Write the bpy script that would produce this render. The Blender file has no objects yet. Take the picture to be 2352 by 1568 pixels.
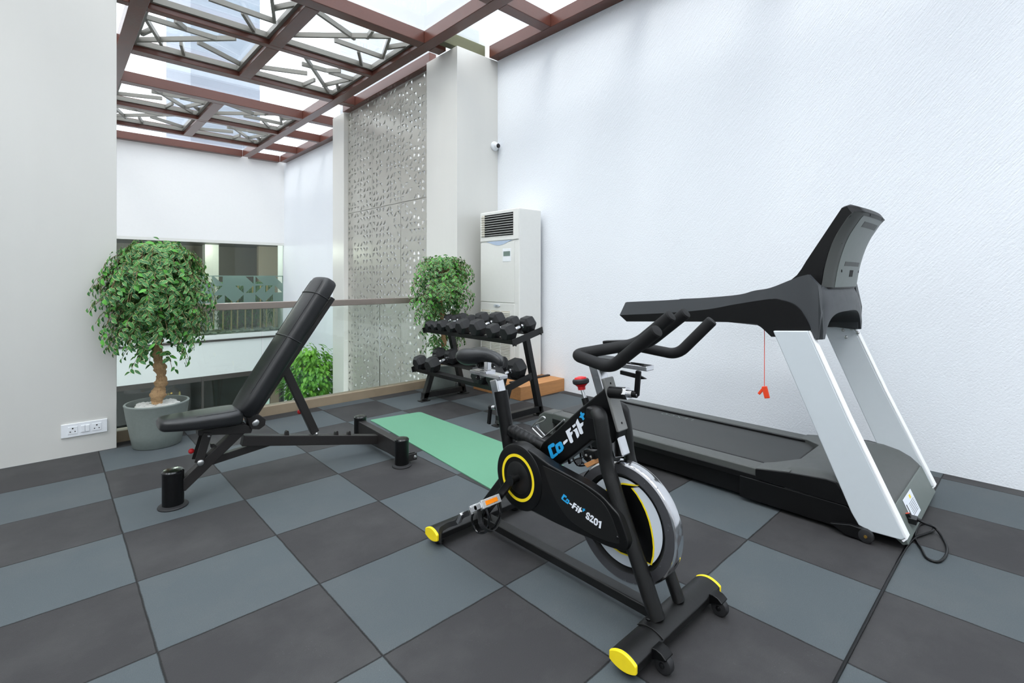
import bpy, bmesh, math, random
from mathutils import Vector, Matrix
S = bpy.context.scene
COL = S.collection

# ---------------------------------------------------------------- camera, sky, sun, exposure
CAM_H = 1.17
TH = math.atan2(1143, 1225)
cd = bpy.data.cameras.new('camera'); cam = bpy.data.objects.new('camera', cd); COL.objects.link(cam)
cam.location = (0, 0, CAM_H); cam.rotation_euler = (math.pi/2, 0, -TH)
cd.sensor_width = 36; cd.lens = 1143/2352*36; cd.shift_y = -(784-638)/2352; cd.clip_start = .02; cd.clip_end = 200
S.camera = cam

w = bpy.data.worlds.new('sky'); S.world = w; w.use_nodes = True
nt = w.node_tree; nt.nodes.clear()
wo = nt.nodes.new('ShaderNodeOutputWorld'); wb = nt.nodes.new('ShaderNodeBackground')
tc = nt.nodes.new('ShaderNodeTexCoord'); sx = nt.nodes.new('ShaderNodeSeparateXYZ'); cr = nt.nodes.new('ShaderNodeValToRGB')
nt.links.new(tc.outputs['Generated'], sx.inputs[0]); nt.links.new(sx.outputs['Z'], cr.inputs[0])
cr.color_ramp.elements[0].position = 0.0; cr.color_ramp.elements[0].color = (.88, .91, .95, 1)
cr.color_ramp.elements[1].position = 0.9; cr.color_ramp.elements[1].color = (.90, .945, 1, 1)
nt.links.new(cr.outputs[0], wb.inputs[0]); wb.inputs[1].default_value = 4.5
nt.links.new(wb.outputs[0], wo.inputs[0])

sl = bpy.data.lights.new('sun', 'SUN'); so = bpy.data.objects.new('sun', sl); COL.objects.link(so)
sl.energy = 1.5; sl.angle = math.radians(24); sl.color = (1, .97, .92)
so.rotation_euler = Vector((0.62, 0.30, -0.95)).to_track_quat('-Z', 'Y').to_euler()

S.view_settings.view_transform = 'Standard'; S.view_settings.look = 'None'
S.view_settings.gamma = 1; S.view_settings.use_curve_mapping = False; S.view_settings.exposure = 0.0

# ---------------------------------------------------------------- helpers: materials
def lin(c):
    return tuple(((v/255)/12.92 if v/255 <= .04045 else ((v/255+.055)/1.055)**2.4) for v in c)
class NT:
    def __init__(s, name):
        s.m = bpy.data.materials.new(name); s.m.use_nodes = True; s.t = s.m.node_tree
        s.b = s.t.nodes['Principled BSDF']; s.o = s.t.nodes['Material Output']
    def n(s, kind, **kw):
        nd = s.t.nodes.new('ShaderNode'+kind)
        for k, v in kw.items(): setattr(nd, k, v)
        return nd
    def l(s, a, b): s.t.links.new(a, b)
    def math(s, op, a, b=None, c=None):
        nd = s.n('Math', operation=op)
        for i, v in enumerate((a, b, c)):
            if v is None: continue
            if isinstance(v, (int, float)): nd.inputs[i].default_value = v
            else: s.l(v, nd.inputs[i])
        return nd.outputs[0]
    def mix(s, f, a, b):
        nd = s.n('Mix', data_type='RGBA')
        for i, v in zip((0, 6, 7), (f, a, b)):
            if isinstance(v, (int, float)): nd.inputs[i].default_value = v
            elif isinstance(v, tuple): nd.inputs[i].default_value = (*v[:3], 1)
            else: s.l(v, nd.inputs[i])
        return nd.outputs[2]
    def noise(s, scale, detail=3, rough=.5, vec=None, map=None):
        nd = s.n('TexNoise'); nd.inputs['Scale'].default_value = scale; nd.inputs['Detail'].default_value = detail
        nd.inputs['Roughness'].default_value = rough
        if vec is not None: s.l(vec, nd.inputs['Vector'])
        return nd.outputs['Fac']
    def obj(s, scale=(1, 1, 1), rot=(0, 0, 0)):
        t = s.n('TexCoord'); mp = s.n('Mapping'); mp.inputs['Scale'].default_value = scale; mp.inputs['Rotation'].default_value = rot
        s.l(t.outputs['Object'], mp.inputs[0]); return mp.outputs[0]
    def bump(s, h, strength=.3, dist=.01):
        nd = s.n('Bump'); nd.inputs['Strength'].default_value = strength; nd.inputs['Distance'].default_value = dist
        s.l(h, nd.inputs['Height']); s.l(nd.outputs[0], s.b.inputs['Normal']); return nd
    def set(s, **k):
        for a, v in k.items():
            a = {'col': 'Base Color', 'rough': 'Roughness', 'metal': 'Metallic', 'spec': 'Specular IOR Level', 'coat': 'Coat Weight', 'trans': 'Transmission Weight', 'coatr': 'Coat Roughness', 'sheen': 'Sheen Weight'}[a]
            s.b.inputs[a].default_value = (*v, 1) if isinstance(v, tuple) else v
        return s
def mat(name, col, rough=.5, metal=0., var=.06, nscale=30, bump=.0, bscale=200, **k):
    m = NT(name); c = lin(col); m.set(col=c, rough=rough, metal=metal, **k)
    v = m.obj()
    if var:
        f = m.noise(nscale, 4, .6, v)
        lo = tuple(x*(1-var) for x in c); hi = tuple(min(1, x*(1+var)) for x in c)
        m.l(m.mix(f, lo, hi), m.b.inputs['Base Color'])
        mr = m.n('MapRange'); mr.inputs['To Min'].default_value = max(0, rough-.06); mr.inputs['To Max'].default_value = min(1, rough+.06)
        m.l(f, mr.inputs[0]); m.l(mr.outputs[0], m.b.inputs['Roughness'])
    if bump: m.bump(m.noise(bscale, 2, .5, v), bump, .002)
    return m.m
M = {}
M['black_powder'] = mat('black_powder', (15, 15, 15), .36, spec=.42, bump=.25, bscale=900)
M['black_satin'] = mat('black_satin', (6, 6, 7), .36, spec=.32)
M['black_gloss'] = mat('black_gloss', (14, 14, 15), .15)
M['black_rubber'] = mat('black_rubber', (30, 30, 32), .62, bump=.3, bscale=700)
M['foam_grip'] = mat('foam_grip', (19, 19, 20), .7, spec=.35, bump=.3, bscale=900)
M['leather'] = mat('leather', (22, 23, 25), .36, bump=.35, bscale=420)
M['leather_seam'] = mat('leather_seam', (22, 22, 24), .4)
M['bench_steel'] = mat('bench_steel', (36, 33, 32), .42, bump=.2, bscale=900)
M['rack_steel'] = mat('rack_steel', (18, 17, 17), .45, bump=.2, bscale=900)
M['hex_rubber'] = mat('hex_rubber', (27, 27, 29), .55, bump=.2, bscale=600)
M['chrome'] = mat('chrome', (225, 225, 228), .12, 1.0, var=.02)
M['steel'] = mat('steel', (200, 200, 200), .3, 1.0, var=.05)
M['sleeve_sheen'] = mat('sleeve_sheen', (134, 134, 132), .4, .3)  # black paint really; the grey holds the light reflected off its front
M['red_plastic'] = mat('red_plastic', (205, 22, 30), .35)
M['orange'] = mat('orange', (235, 130, 20), .3)
M['red_orange'] = mat('red_orange', (240, 75, 40), .4)
M['yellow'] = mat('yellow', (245, 218, 30), .42)
M['blue_print'] = mat('blue_print', (35, 160, 220), .4)
M['white_print'] = mat('white_print', (232, 236, 244), .45)
M['white_plastic'] = mat('white_plastic', (236, 239, 243), .35)
M['silver_panel'] = mat('silver_panel', (205, 212, 220), .35, var=.03)
M['cream_metal'] = mat('cream_metal', (226, 226, 222), .42, var=.03)
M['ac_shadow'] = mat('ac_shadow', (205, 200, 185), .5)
M['dark_hole'] = mat('dark_hole', (8, 8, 8), .8)
M['ac_blue'] = mat('ac_blue', (176, 192, 214), .4)
M['lcd'] = mat('lcd', (110, 128, 120), .2)
M['tm_silver'] = mat('tm_silver', (213, 220, 225), .36, .1, var=.02)
M['tm_silver_lit'] = mat('tm_silver_lit', (250, 250, 252), .4, var=.01)
M['tm_black'] = mat('tm_black', (6, 6, 7), .45, spec=.3, bump=.15, bscale=900)
M['tm_slate'] = mat('tm_slate', (50, 53, 56), .42, bump=.25, bscale=900)
M['tm_grey'] = mat('tm_grey', (74, 76, 74), .4, bump=.25, bscale=900)
M['tm_greygreen'] = mat('tm_greygreen', (102, 110, 106), .42, bump=.1, bscale=700)
M['tm_vent'] = mat('tm_vent', (76, 78, 76), .6)
M['silver'] = mat('silver', (215, 216, 218), .28, .55, var=.04)
M['fly_side'] = mat('fly_side', (104, 104, 108), .25, .7)
def barkm():
    m = NT('bark'); v = m.obj(); f = m.noise(22, 6, .7, v); g = m.noise(90, 4, .7, m.obj((1, 1, .4)))
    c = m.mix(f, lin((150, 108, 70)), lin((226, 192, 146))); c = m.mix(m.math('MULTIPLY', m.math('MAXIMUM', m.math('SUBTRACT', .45, g), 0), 4.), c, lin((70, 46, 30)))
    m.l(c, m.b.inputs['Base Color']); m.set(rough=.85); m.bump(m.math('ADD', f, g), .9, .012); return m.m
M['bark'] = barkm()
M['twig'] = mat('twig', (120, 100, 70), .8)
M['pebble'] = mat('pebble', (206, 206, 203), .5)
M['soil'] = mat('soil', (70, 60, 50), .9)
M['bamboo_stem'] = mat('bamboo_stem', (222, 196, 136), .5, var=.3)
M['white_wall'] = mat('white_wall', (240, 240, 240), .8, var=.02, bump=.3, bscale=60)
M['white_gloss'] = mat('white_gloss', (238, 240, 240), .3, var=.02)
M['dark_panel'] = mat('dark_panel', (62, 56, 52), .4, var=.15)
M['room_wall'] = mat('room_wall', (88, 80, 70), .6, var=.1)
M['tan_panel'] = mat('tan_panel', (124, 112, 92), .55, var=.1)
M['kerb'] = mat('kerb', (150, 134, 112), .45, var=.18, nscale=8)
M['rail_metal'] = mat('rail_metal', (150, 138, 130), .35, .5)
M['dark_floor'] = mat('dark_floor', (70, 68, 64), .4)
M['olive'] = mat('olive', (92, 92, 66), .6)
M['gold'] = mat('gold', (200, 160, 80), .3, .9)
M['tower'] = mat('tower', (188, 192, 196), .7, var=.05, nscale=1)
M['tower_grey'] = mat('tower_grey', (140, 150, 162), .7, var=.05, nscale=1)
M['lattice'] = mat('lattice', (126, 124, 118), .45, .3)

def em(name, col, st):
    m = NT(name); m.set(col=(0, 0, 0)); m.b.inputs['Emission Color'].default_value = (*lin(col), 1); m.b.inputs['Emission Strength'].default_value = st
    return m.m
M['lamp_glow'] = em('lamp_glow', (255, 190, 100), 5)

# warm wood
def wood():
    m = NT('pine_wood'); v = m.obj((1, 14, 14)); f = m.noise(3, 5, .6, v); f2 = m.noise(30, 3, .6, m.obj((1, 6, 6)))
    c = m.mix(f, lin((200, 140, 86)), lin((150, 98, 56))); c = m.mix(m.math('MULTIPLY', f2, .4), c, lin((222, 168, 112)))
    m.l(c, m.b.inputs['Base Color']); m.set(rough=.7); m.bump(f2, .2, .002); return m.m
M['wood'] = wood()
def rusty():
    m = NT('brown_beam'); v = m.obj(); f = m.noise(1.3, 4, .6, v); g = m.noise(60, 2, .5, m.obj((.5, 8, 8)))
    c = m.mix(f, lin((72, 41, 34)), lin((100, 55, 44))); c = m.mix(m.math('MULTIPLY', g, .3), c, lin((112, 72, 62)))
    m.l(c, m.b.inputs['Base Color']); m.set(rough=.27); m.bump(g, .1, .002); return m.m
M['beam'] = rusty()
def satin():
    m = NT('satin_cladding'); f = m.noise(4, 3, .5, m.obj((1, 1, .15))); g = m.noise(400, 2, .5, m.obj((1, 1, .02)))
    m.l(m.mix(f, lin((214, 213, 208)), lin((222, 221, 216))), m.b.inputs['Base Color']); m.set(rough=.34, metal=.12)
    m.bump(g, .03, .001); return m.m
M['satin'] = satin()
def screen():
    m = NT('screen_metal'); f = m.noise(3, 3, .5, m.obj()); m.l(m.mix(f, lin((176, 174, 166)), lin((184, 182, 174))), m.b.inputs['Base Color']); m.set(rough=.30, metal=.35); return m.m
M['screen'] = screen()
def stucco():
    m = NT('rough_stucco'); v = m.obj()
    # trowelled streaks running diagonally in the wall's plane, with pits
    m1 = m.n('Mapping'); m1.inputs['Rotation'].default_value = (math.radians(50), 0, 0); m.l(m.n('TexCoord').outputs['Object'], m1.inputs[0])
    m2 = m.n('Mapping'); m2.inputs['Scale'].default_value = (1, .28, 2.4); m.l(m1.outputs[0], m2.inputs[0])
    st = m.noise(46, 4, .6, m2.outputs[0])
    sp = m.n('SeparateXYZ'); m.l(v, sp.inputs[0])
    zone = m.n('MapRange'); zone.inputs['From Min'].default_value = .2; zone.inputs['From Max'].default_value = 2.2   # trowel marks deepen towards the top at the near end
    m.l(m.math('SUBTRACT', sp.outputs[2], m.math('MULTIPLY', sp.outputs[1], .42)), zone.inputs[0])
    st = m.math('MULTIPLY', st, m.math('ADD', .15, m.math('MULTIPLY', zone.outputs[0], 2.0)))
    fine = m.noise(200, 3, .6, v); med = m.noise(75, 4, .65, v)
    vo = m.n('TexVoronoi'); vo.inputs['Scale'].default_value = 55; m.l(v, vo.inputs['Vector'])
    pit = m.n('MapRange'); pit.inputs['From Min'].default_value = 0; pit.inputs['From Max'].default_value = .35; m.l(vo.outputs['Distance'], pit.inputs[0])
    h = m.math('ADD', m.math('MULTIPLY', st, 1.1), m.math('ADD', m.math('MULTIPLY', fine, .35), m.math('MULTIPLY', med, .8)))
    h = m.math('ADD', h, m.math('MULTIPLY', pit.outputs[0], .25))
    m.l(m.mix(med, lin((232, 236, 242)), lin((240, 243, 247))), m.b.inputs['Base Color']); m.set(rough=.85, spec=.2)
    m.bump(h, .4, .0065); return m.m
M['stucco'] = stucco()
def floorm():
    m = NT('rubber_tile'); t = m.n('TexCoord'); sp = m.n('SeparateXYZ'); m.l(t.outputs['Object'], sp.inputs[0])
    wob = m.n('TexNoise'); wob.inputs['Scale'].default_value = 9; m.l(t.outputs['Object'], wob.inputs['Vector'])
    wv = m.math('MULTIPLY', m.math('SUBTRACT', wob.outputs['Fac'], .5), .006)
    fine = m.noise(230, 3, .7, t.outputs['Object']); fw = m.math('MULTIPLY', m.math('SUBTRACT', fine, .5), .006)
    TX, TY = .509, .493
    u = m.math('DIVIDE', m.math('SUBTRACT', m.math('ADD', sp.outputs[0], m.math('ADD', wv, fw)), .2515), TX)
    v = m.math('DIVIDE', m.math('SUBTRACT', m.math('ADD', sp.outputs[1], m.math('ADD', wv, fw)), 2.387), TY)
    fu = m.math('FLOOR', u); fv = m.math('FLOOR', v)
    par = m.math('FLOORED_MODULO', m.math('ADD', fu, fv), 2)
    def edge(x, T):
        f = m.math('FRACT', x); return m.math('MULTIPLY', m.math('MINIMUM', f, m.math('SUBTRACT', 1, f)), T)
    e = m.math('MINIMUM', edge(u, TX), edge(v, TY))
    sm = m.n('MapRange'); sm.inputs['From Min'].default_value = .0008; sm.inputs['From Max'].default_value = .0042; m.l(e, sm.inputs[0])
    # per-tile shade
    cmb = m.n('CombineXYZ'); m.l(fu, cmb.inputs[0]); m.l(fv, cmb.inputs[1])
    wn = m.n('TexWhiteNoise', noise_dimensions='3D'); m.l(cmb.outputs[0], wn.inputs['Vector'])
    base = m.mix(par, lin((53, 51, 52)), lin((83, 91, 95)))
    scuff = m.noise(2.2, 6, .65, t.outputs['Object'])
    base = m.mix(m.math('MULTIPLY', wn.outputs['Value'], .12), base, lin((60, 62, 64)))
    base = m.mix(m.math('MULTIPLY', m.math('MAXIMUM', m.math('SUBTRACT', scuff, .45), 0), .8), base, lin((112, 112, 110)))
    gr = m.noise(260, 3, .75, t.outputs['Object'])
    base = m.mix(m.math('MULTIPLY', gr, .55), base, lin((30, 32, 34)))
    spk = m.n('TexVoronoi'); spk.inputs['Scale'].default_value = 130; m.l(t.outputs['Object'], spk.inputs['Vector'])
    sk = m.math('MULTIPLY', m.math('LESS_THAN', spk.outputs['Distance'], .12), m.math('GREATER_THAN', wob.outputs['Fac'], .62))
    base = m.mix(m.math('MULTIPLY', sk, .10), base, lin((190, 190, 190)))
    col = m.mix(sm.outputs[0], lin((22, 22, 22)), base)
    m.l(col, m.b.inputs['Base Color']); m.set(rough=.68, spec=.35)
    h = m.math('ADD', m.math('MULTIPLY', sm.outputs[0], 2.2), m.math('MULTIPLY', gr, .5))
    m.bump(h, .6, .003); return m.m
M['floor'] = floorm()
def glass(name, tint=(.93, .97, .95), refl=1.0, alpha=None):
    m = NT(name); m.t.nodes.remove(m.b)
    tr = m.n('BsdfTransparent'); tr.inputs[0].default_value = (*tint, 1); gl = m.n('BsdfGlossy'); gl.inputs['Roughness'].default_value = .01
    fr = m.n('Fresnel'); fr.inputs[0].default_value = 1.45; mx = m.n('MixShader')
    m.l(m.math('MULTIPLY', fr.outputs[0], refl), mx.inputs[0]); m.l(tr.outputs[0], mx.inputs[1]); m.l(gl.outputs[0], mx.inputs[2]); m.l(mx.outputs[0], m.o.inputs[0]); return m.m
M['glass'] = glass('clear_glass')
M['roof_glass'] = glass('roof_glass', (.97, .985, .99), .5)
M['window_glass'] = glass('window_glass', (.80, .88, .84), 1.6)
M['dark_glass'] = glass('dark_glass', (.32, .37, .34), .5)
def frosted():
    m = NT('frosted_film'); m.t.nodes.remove(m.b)
    d = m.n('BsdfDiffuse'); d.inputs[0].default_value = (*lin((150, 176, 168)), 1); tl = m.n('BsdfTranslucent'); tl.inputs[0].default_value = (*lin((160, 185, 176)), 1)
    tr = m.n('BsdfTransparent'); a = m.n('MixShader'); a.inputs[0].default_value = .4; b = m.n('MixShader'); b.inputs[0].default_value = .3
    m.l(d.outputs[0], a.inputs[1]); m.l(tl.outputs[0], a.inputs[2]); m.l(a.outputs[0], b.inputs[1]); m.l(tr.outputs[0], b.inputs[2]); m.l(b.outputs[0], m.o.inputs[0]); return m.m
M['frost'] = frosted()
def leafm(name, dark, light, edge, edgew):
    m = NT(name); uv = m.n('UVMap'); sp = m.n('SeparateXYZ'); m.l(uv.outputs[0], sp.inputs[0])
    vc = m.n('Attribute'); vc.attribute_name = 'rnd'
    d = m.math('ABSOLUTE', m.math('SUBTRACT', sp.outputs[0], .5))   # 0 at midrib, .5 at margin
    wv = m.noise(60, 2, .5, uv.outputs[0])
    th = m.math('GREATER_THAN', m.math('ADD', d, m.math('MULTIPLY', wv, .12)), .5-edgew+.06)
    rnd = m.n('SeparateXYZ'); m.l(vc.outputs['Vector'], rnd.inputs[0])
    base = m.mix(rnd.outputs[0], lin(dark), lin(light))
    fresh = m.math('GREATER_THAN', rnd.outputs[1], .9)
    base = m.mix(fresh, base, lin((96, 176, 66)))
    if edgew > 0:
        base = m.mix(m.math('MULTIPLY', th, m.math('SUBTRACT', 1, fresh)), base, lin(edge))
    mid = m.math('LESS_THAN', d, .025); base = m.mix(m.math('MULTIPLY', mid, .5), base, lin((130, 170, 110)))
    m.l(base, m.b.inputs['Base Color']); m.set(rough=.42, spec=.4)
    tl = m.n('BsdfTranslucent'); m.l(base, tl.inputs[0]); mx = m.n('MixShader'); mx.inputs[0].default_value = .25
    m.l(m.b.outputs[0], mx.inputs[1]); m.l(tl.outputs[0], mx.inputs[2]); m.l(mx.outputs[0], m.o.inputs[0]); return m.m
M['leaf_varieg'] = leafm('variegated_leaf', (26, 88, 48), (88, 156, 80), (216, 224, 150), .085)
M['leaf_green'] = leafm('green_leaf', (48, 110, 36), (130, 190, 60), (0, 0, 0), 0)
M['leaf_bamboo'] = leafm('bamboo_leaf', (34, 84, 46), (78, 140, 74), (0, 0, 0), 0)
def mesh_grain(name, col, sc):
    m = NT(name); f = m.noise(sc, 2, .5, m.obj((1, .1, 1))); g = m.noise(700, 2, .5, m.obj())
    m.l(m.mix(f, lin(col), tuple(x*.8 for x in lin(col))), m.b.inputs['Base Color']); m.set(rough=.6); m.bump(g, .3, .001); return m.m
M['belt'] = mesh_grain('running_belt', (58, 59, 59), 120)
M['mat_green'] = mat('mat_green', (92, 144, 116), .75, var=.04, bump=.25, bscale=500)
M['mat_edge'] = mat('mat_edge', (38, 84, 58), .8)
M['pot'] = mat('pot_grey', (124, 132, 128), .6, var=.12, nscale=60, bump=.1, bscale=200)

# ---------------------------------------------------------------- helpers: geometry
WL = {}
def B(): return bmesh.new()
def finish(name, bm, m, parent=None, bev=0, seg=3, sharp=35, smooth=True, sub=0, mats=None):
    bmesh.ops.recalc_face_normals(bm, faces=bm.faces)
    off = Vector(WL.get(parent.name, (0, 0, 0))) if parent else Vector((0, 0, 0))
    if parent is None: pass
    for v in bm.verts: v.co -= off
    for f in bm.faces: f.smooth = smooth
    if smooth and not bev and not sub:
        lim = math.radians(sharp)
        for e in bm.edges:
            if len(e.link_faces) == 2 and e.calc_face_angle(0) > lim: e.smooth = False
    me = bpy.data.meshes.new(name); bm.to_mesh(me); bm.free()
    for x in (mats or [m]): me.materials.append(x)
    o = bpy.data.objects.new(name, me); COL.objects.link(o)
    if parent: o.parent = parent
    WL[o.name] = tuple(off)
    if bev:
        md = o.modifiers.new('bevel', 'BEVEL'); md.width = bev; md.segments = seg; md.limit_method = 'ANGLE'; md.angle_limit = math.radians(30); md.harden_normals = True
    if sub:
        md = o.modifiers.new('sub', 'SUBSURF'); md.levels = sub; md.render_levels = sub
    return o
def thing(name, label, cat, loc=(0, 0, 0), group=None):
    o = bpy.data.objects.new(name, None); COL.objects.link(o); o.location = loc; o.empty_display_size = .1
    WL[o.name] = tuple(loc); o['label'] = label; o['category'] = cat
    if group: o['group'] = group
    return o
def tag(o, label, cat, group=None):
    o['label'] = label; o['category'] = cat
    if group: o['group'] = group
    return o
def struct(o): o['kind'] = 'structure'; return o
def bx(bm, x0, x1, y0, y1, z0, z1):
    vs = [bm.verts.new((x, y, z)) for x in (x0, x1) for y in (y0, y1) for z in (z0, z1)]
    for f in ((0, 1, 3, 2), (4, 6, 7, 5), (0, 4, 5, 1), (2, 3, 7, 6), (0, 2, 6, 4), (1, 5, 7, 3)): bm.faces.new([vs[i] for i in f])
def frame(d, up=Vector((0, 0, 1))):
    d = d.normalized()
    if abs(d.dot(up)) > .98: up = Vector((0, 1, 0))
    s_ = d.cross(up).normalized(); return s_, s_.cross(d).normalized()
def bar(bm, p0, p1, w, h, up=(0, 0, 1)):
    p0, p1 = Vector(p0), Vector(p1); s_, u = frame(p1-p0, Vector(up))
    vs = [bm.verts.new(p+s_*a*w/2+u*b*h/2) for p in (p0, p1) for a, b in ((-1, -1), (1, -1), (1, 1), (-1, 1))]
    bm.faces.new(vs[0:4][::-1]); bm.faces.new(vs[4:8])
    for i in range(4): j = (i+1) % 4; bm.faces.new((vs[i], vs[j], vs[4+j], vs[4+i]))
def fillet(pts, r, n=6):
    pts = [Vector(p) for p in pts]; out = [pts[0]]
    for i in range(1, len(pts)-1):
        a, b, c = pts[i-1], pts[i], pts[i+1]
        rr = min(r, (a-b).length*.48, (c-b).length*.48)
        p, q = b+(a-b).normalized()*rr, b+(c-b).normalized()*rr
        for k in range(n+1):
            t = k/n; out.append(p*(1-t)**2+b*2*t*(1-t)+q*t*t)
    out.append(pts[-1]); return out
def tube(bm, pts, r, seg=14, closed=False, caps=True, sc=(1, 1), up=(0, 0, 1)):
    pts = [Vector(p) for p in pts]; n = len(pts); rings = []
    rf = r if callable(r) else (lambda t: r)
    t0 = (pts[1]-pts[0]).normalized(); s_, u = frame(t0, Vector(up)); prev = t0
    for i, p in enumerate(pts):
        if closed: t = (pts[(i+1) % n]-pts[i-1]).normalized()
        else: t = (pts[min(i+1, n-1)]-pts[max(i-1, 0)]).normalized()
        q = prev.rotation_difference(t); s_ = q @ s_; u = q @ u; prev = t
        rr = rf(i/max(1, n-1))
        rings.append([bm.verts.new(p+s_*math.cos(a)*rr*sc[0]+u*math.sin(a)*rr*sc[1]) for a in (2*math.pi*k/seg for k in range(seg))])
    for i in range(n if closed else n-1):
        A_, B_ = rings[i], rings[(i+1) % n]
        for k in range(seg): bm.faces.new((A_[k], A_[(k+1) % seg], B_[(k+1) % seg], B_[k]))
    if caps and not closed: bm.faces.new(rings[0][::-1]); bm.faces.new(rings[-1])
def cyl(bm, p0, p1, r, seg=24, r2=None):
    r2 = r if r2 is None else r2; tube(bm, [p0, p1], lambda t: r+(r2-r)*t, seg)
def lathe(bm, c, prof, axis=(0, 0, 1), seg=40, caps=True):
    c = Vector(c); a = Vector(axis).normalized(); s_, u = frame(a, Vector((0, 0, 1)) if abs(a.z) < .9 else Vector((0, 1, 0)))
    rings = []
    for r, h in prof:
        r = max(r, 1e-4)
        rings.append([bm.verts.new(c+a*h+s_*math.cos(t)*r+u*math.sin(t)*r) for t in (2*math.pi*k/seg for k in range(seg))])
    for A_, B_ in zip(rings, rings[1:]):
        for k in range(seg): bm.faces.new((A_[k], A_[(k+1) % seg], B_[(k+1) % seg], B_[k]))
    if caps: bm.faces.new(rings[0][::-1]); bm.faces.new(rings[-1])
def prism(bm, pts, a0, a1, ax='x'):
    f = {'x': lambda p, a: (a, p[0], p[1]), 'y': lambda p, a: (p[0], a, p[1]), 'z': lambda p, a: (p[0], p[1], a)}[ax]
    A_ = [bm.verts.new(f(p, a0)) for p in pts]; B_ = [bm.verts.new(f(p, a1)) for p in pts]; n = len(pts)
    bm.faces.new(A_); bm.faces.new(B_[::-1])
    for i in range(n): bm.faces.new((A_[i], A_[(i+1) % n], B_[(i+1) % n], B_[i]))
def loft(bm, secs, closed=True, caps=True):
    R = [[bm.verts.new(p) for p in s_] for s_ in secs]; n = len(R[0])
    for A_, B_ in zip(R, R[1:]):
        for k in range(n if closed else n-1): bm.faces.new((A_[k], A_[(k+1) % n], B_[(k+1) % n], B_[k]))
    if caps: bm.faces.new(R[0][::-1]); bm.faces.new(R[-1])
def tri_hole_cells(bm, n, m_, cw, ch, f3, rnd, p_hole=.62, inset=.14, depth=.02, seams=lambda i, j: False):
    """sheet of cells in a plane; each cell is solid or has one triangular opening. f3(u, v, d) -> point"""
    cache = {}
    def V(u, v, d):
        k = (round(u, 5), round(v, 5), d)
        if k not in cache: cache[k] = bm.verts.new(f3(u, v, d))
        return cache[k]
    for i in range(n):
        for j in range(m_):
            u0, u1, v0, v1 = i*cw, (i+1)*cw, j*ch, (j+1)*ch
            c = [(u0, v0), (u1, v0), (u1, v1), (u0, v1)]
            if rnd.random() > p_hole:
                bm.faces.new([V(*p, 0) for p in c]); bm.faces.new([V(*p, 1) for p in c][::-1]); continue
            k = rnd.randrange(4); a, b = cw*inset, ch*inset
            q = [(u0+a, v0+b), (u1-a, v0+b), (u1-a, v1-b), (u0+a, v1-b)]
            # right-angled triangle with its corner at q[k]
            T = [q[(k-1) % 4], q[k], q[(k+1) % 4]]; C4 = [c[(k-1) % 4], c[k], c[(k+1) % 4], c[(k+2) % 4]]
            for d in (0, 1):
                t = [V(*p, d) for p in T]; o_ = [V(*p, d) for p in C4]
                fs = [(o_[0], o_[1], t[1], t[0]), (o_[1], o_[2], t[2], t[1]), (o_[2], o_[3], t[2]), (o_[3], o_[0], t[0]), (o_[3], t[0], t[2])]
                for f in fs: bm.faces.new(f if d == 0 else f[::-1])
            t0 = [V(*p, 0) for p in T]; t1 = [V(*p, 1) for p in T]
            for a_ in range(3): b_ = (a_+1) % 3; bm.faces.new((t0[a_], t0[b_], t1[b_], t1[a_]))
def text_mesh(s_, size, ext, bold=0.0):
    cu = bpy.data.curves.new('t', 'FONT'); cu.body = s_; cu.size = size; cu.extrude = ext; cu.offset = bold; cu.align_x = 'CENTER'; cu.align_y = 'CENTER'
    ob = bpy.data.objects.new('t', cu); COL.objects.link(ob); dg = bpy.context.evaluated_depsgraph_get(); me = bpy.data.meshes.new_from_object(ob.evaluated_get(dg))
    COL.objects.unlink(ob); bpy.data.objects.remove(ob); return me
def add_text(bm, s_, size, mtx, ext=.0006, bold=0):
    me = text_mesh(s_, size, ext, bold); me.transform(mtx); bm.from_mesh(me)
RN = random.Random(7)

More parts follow.
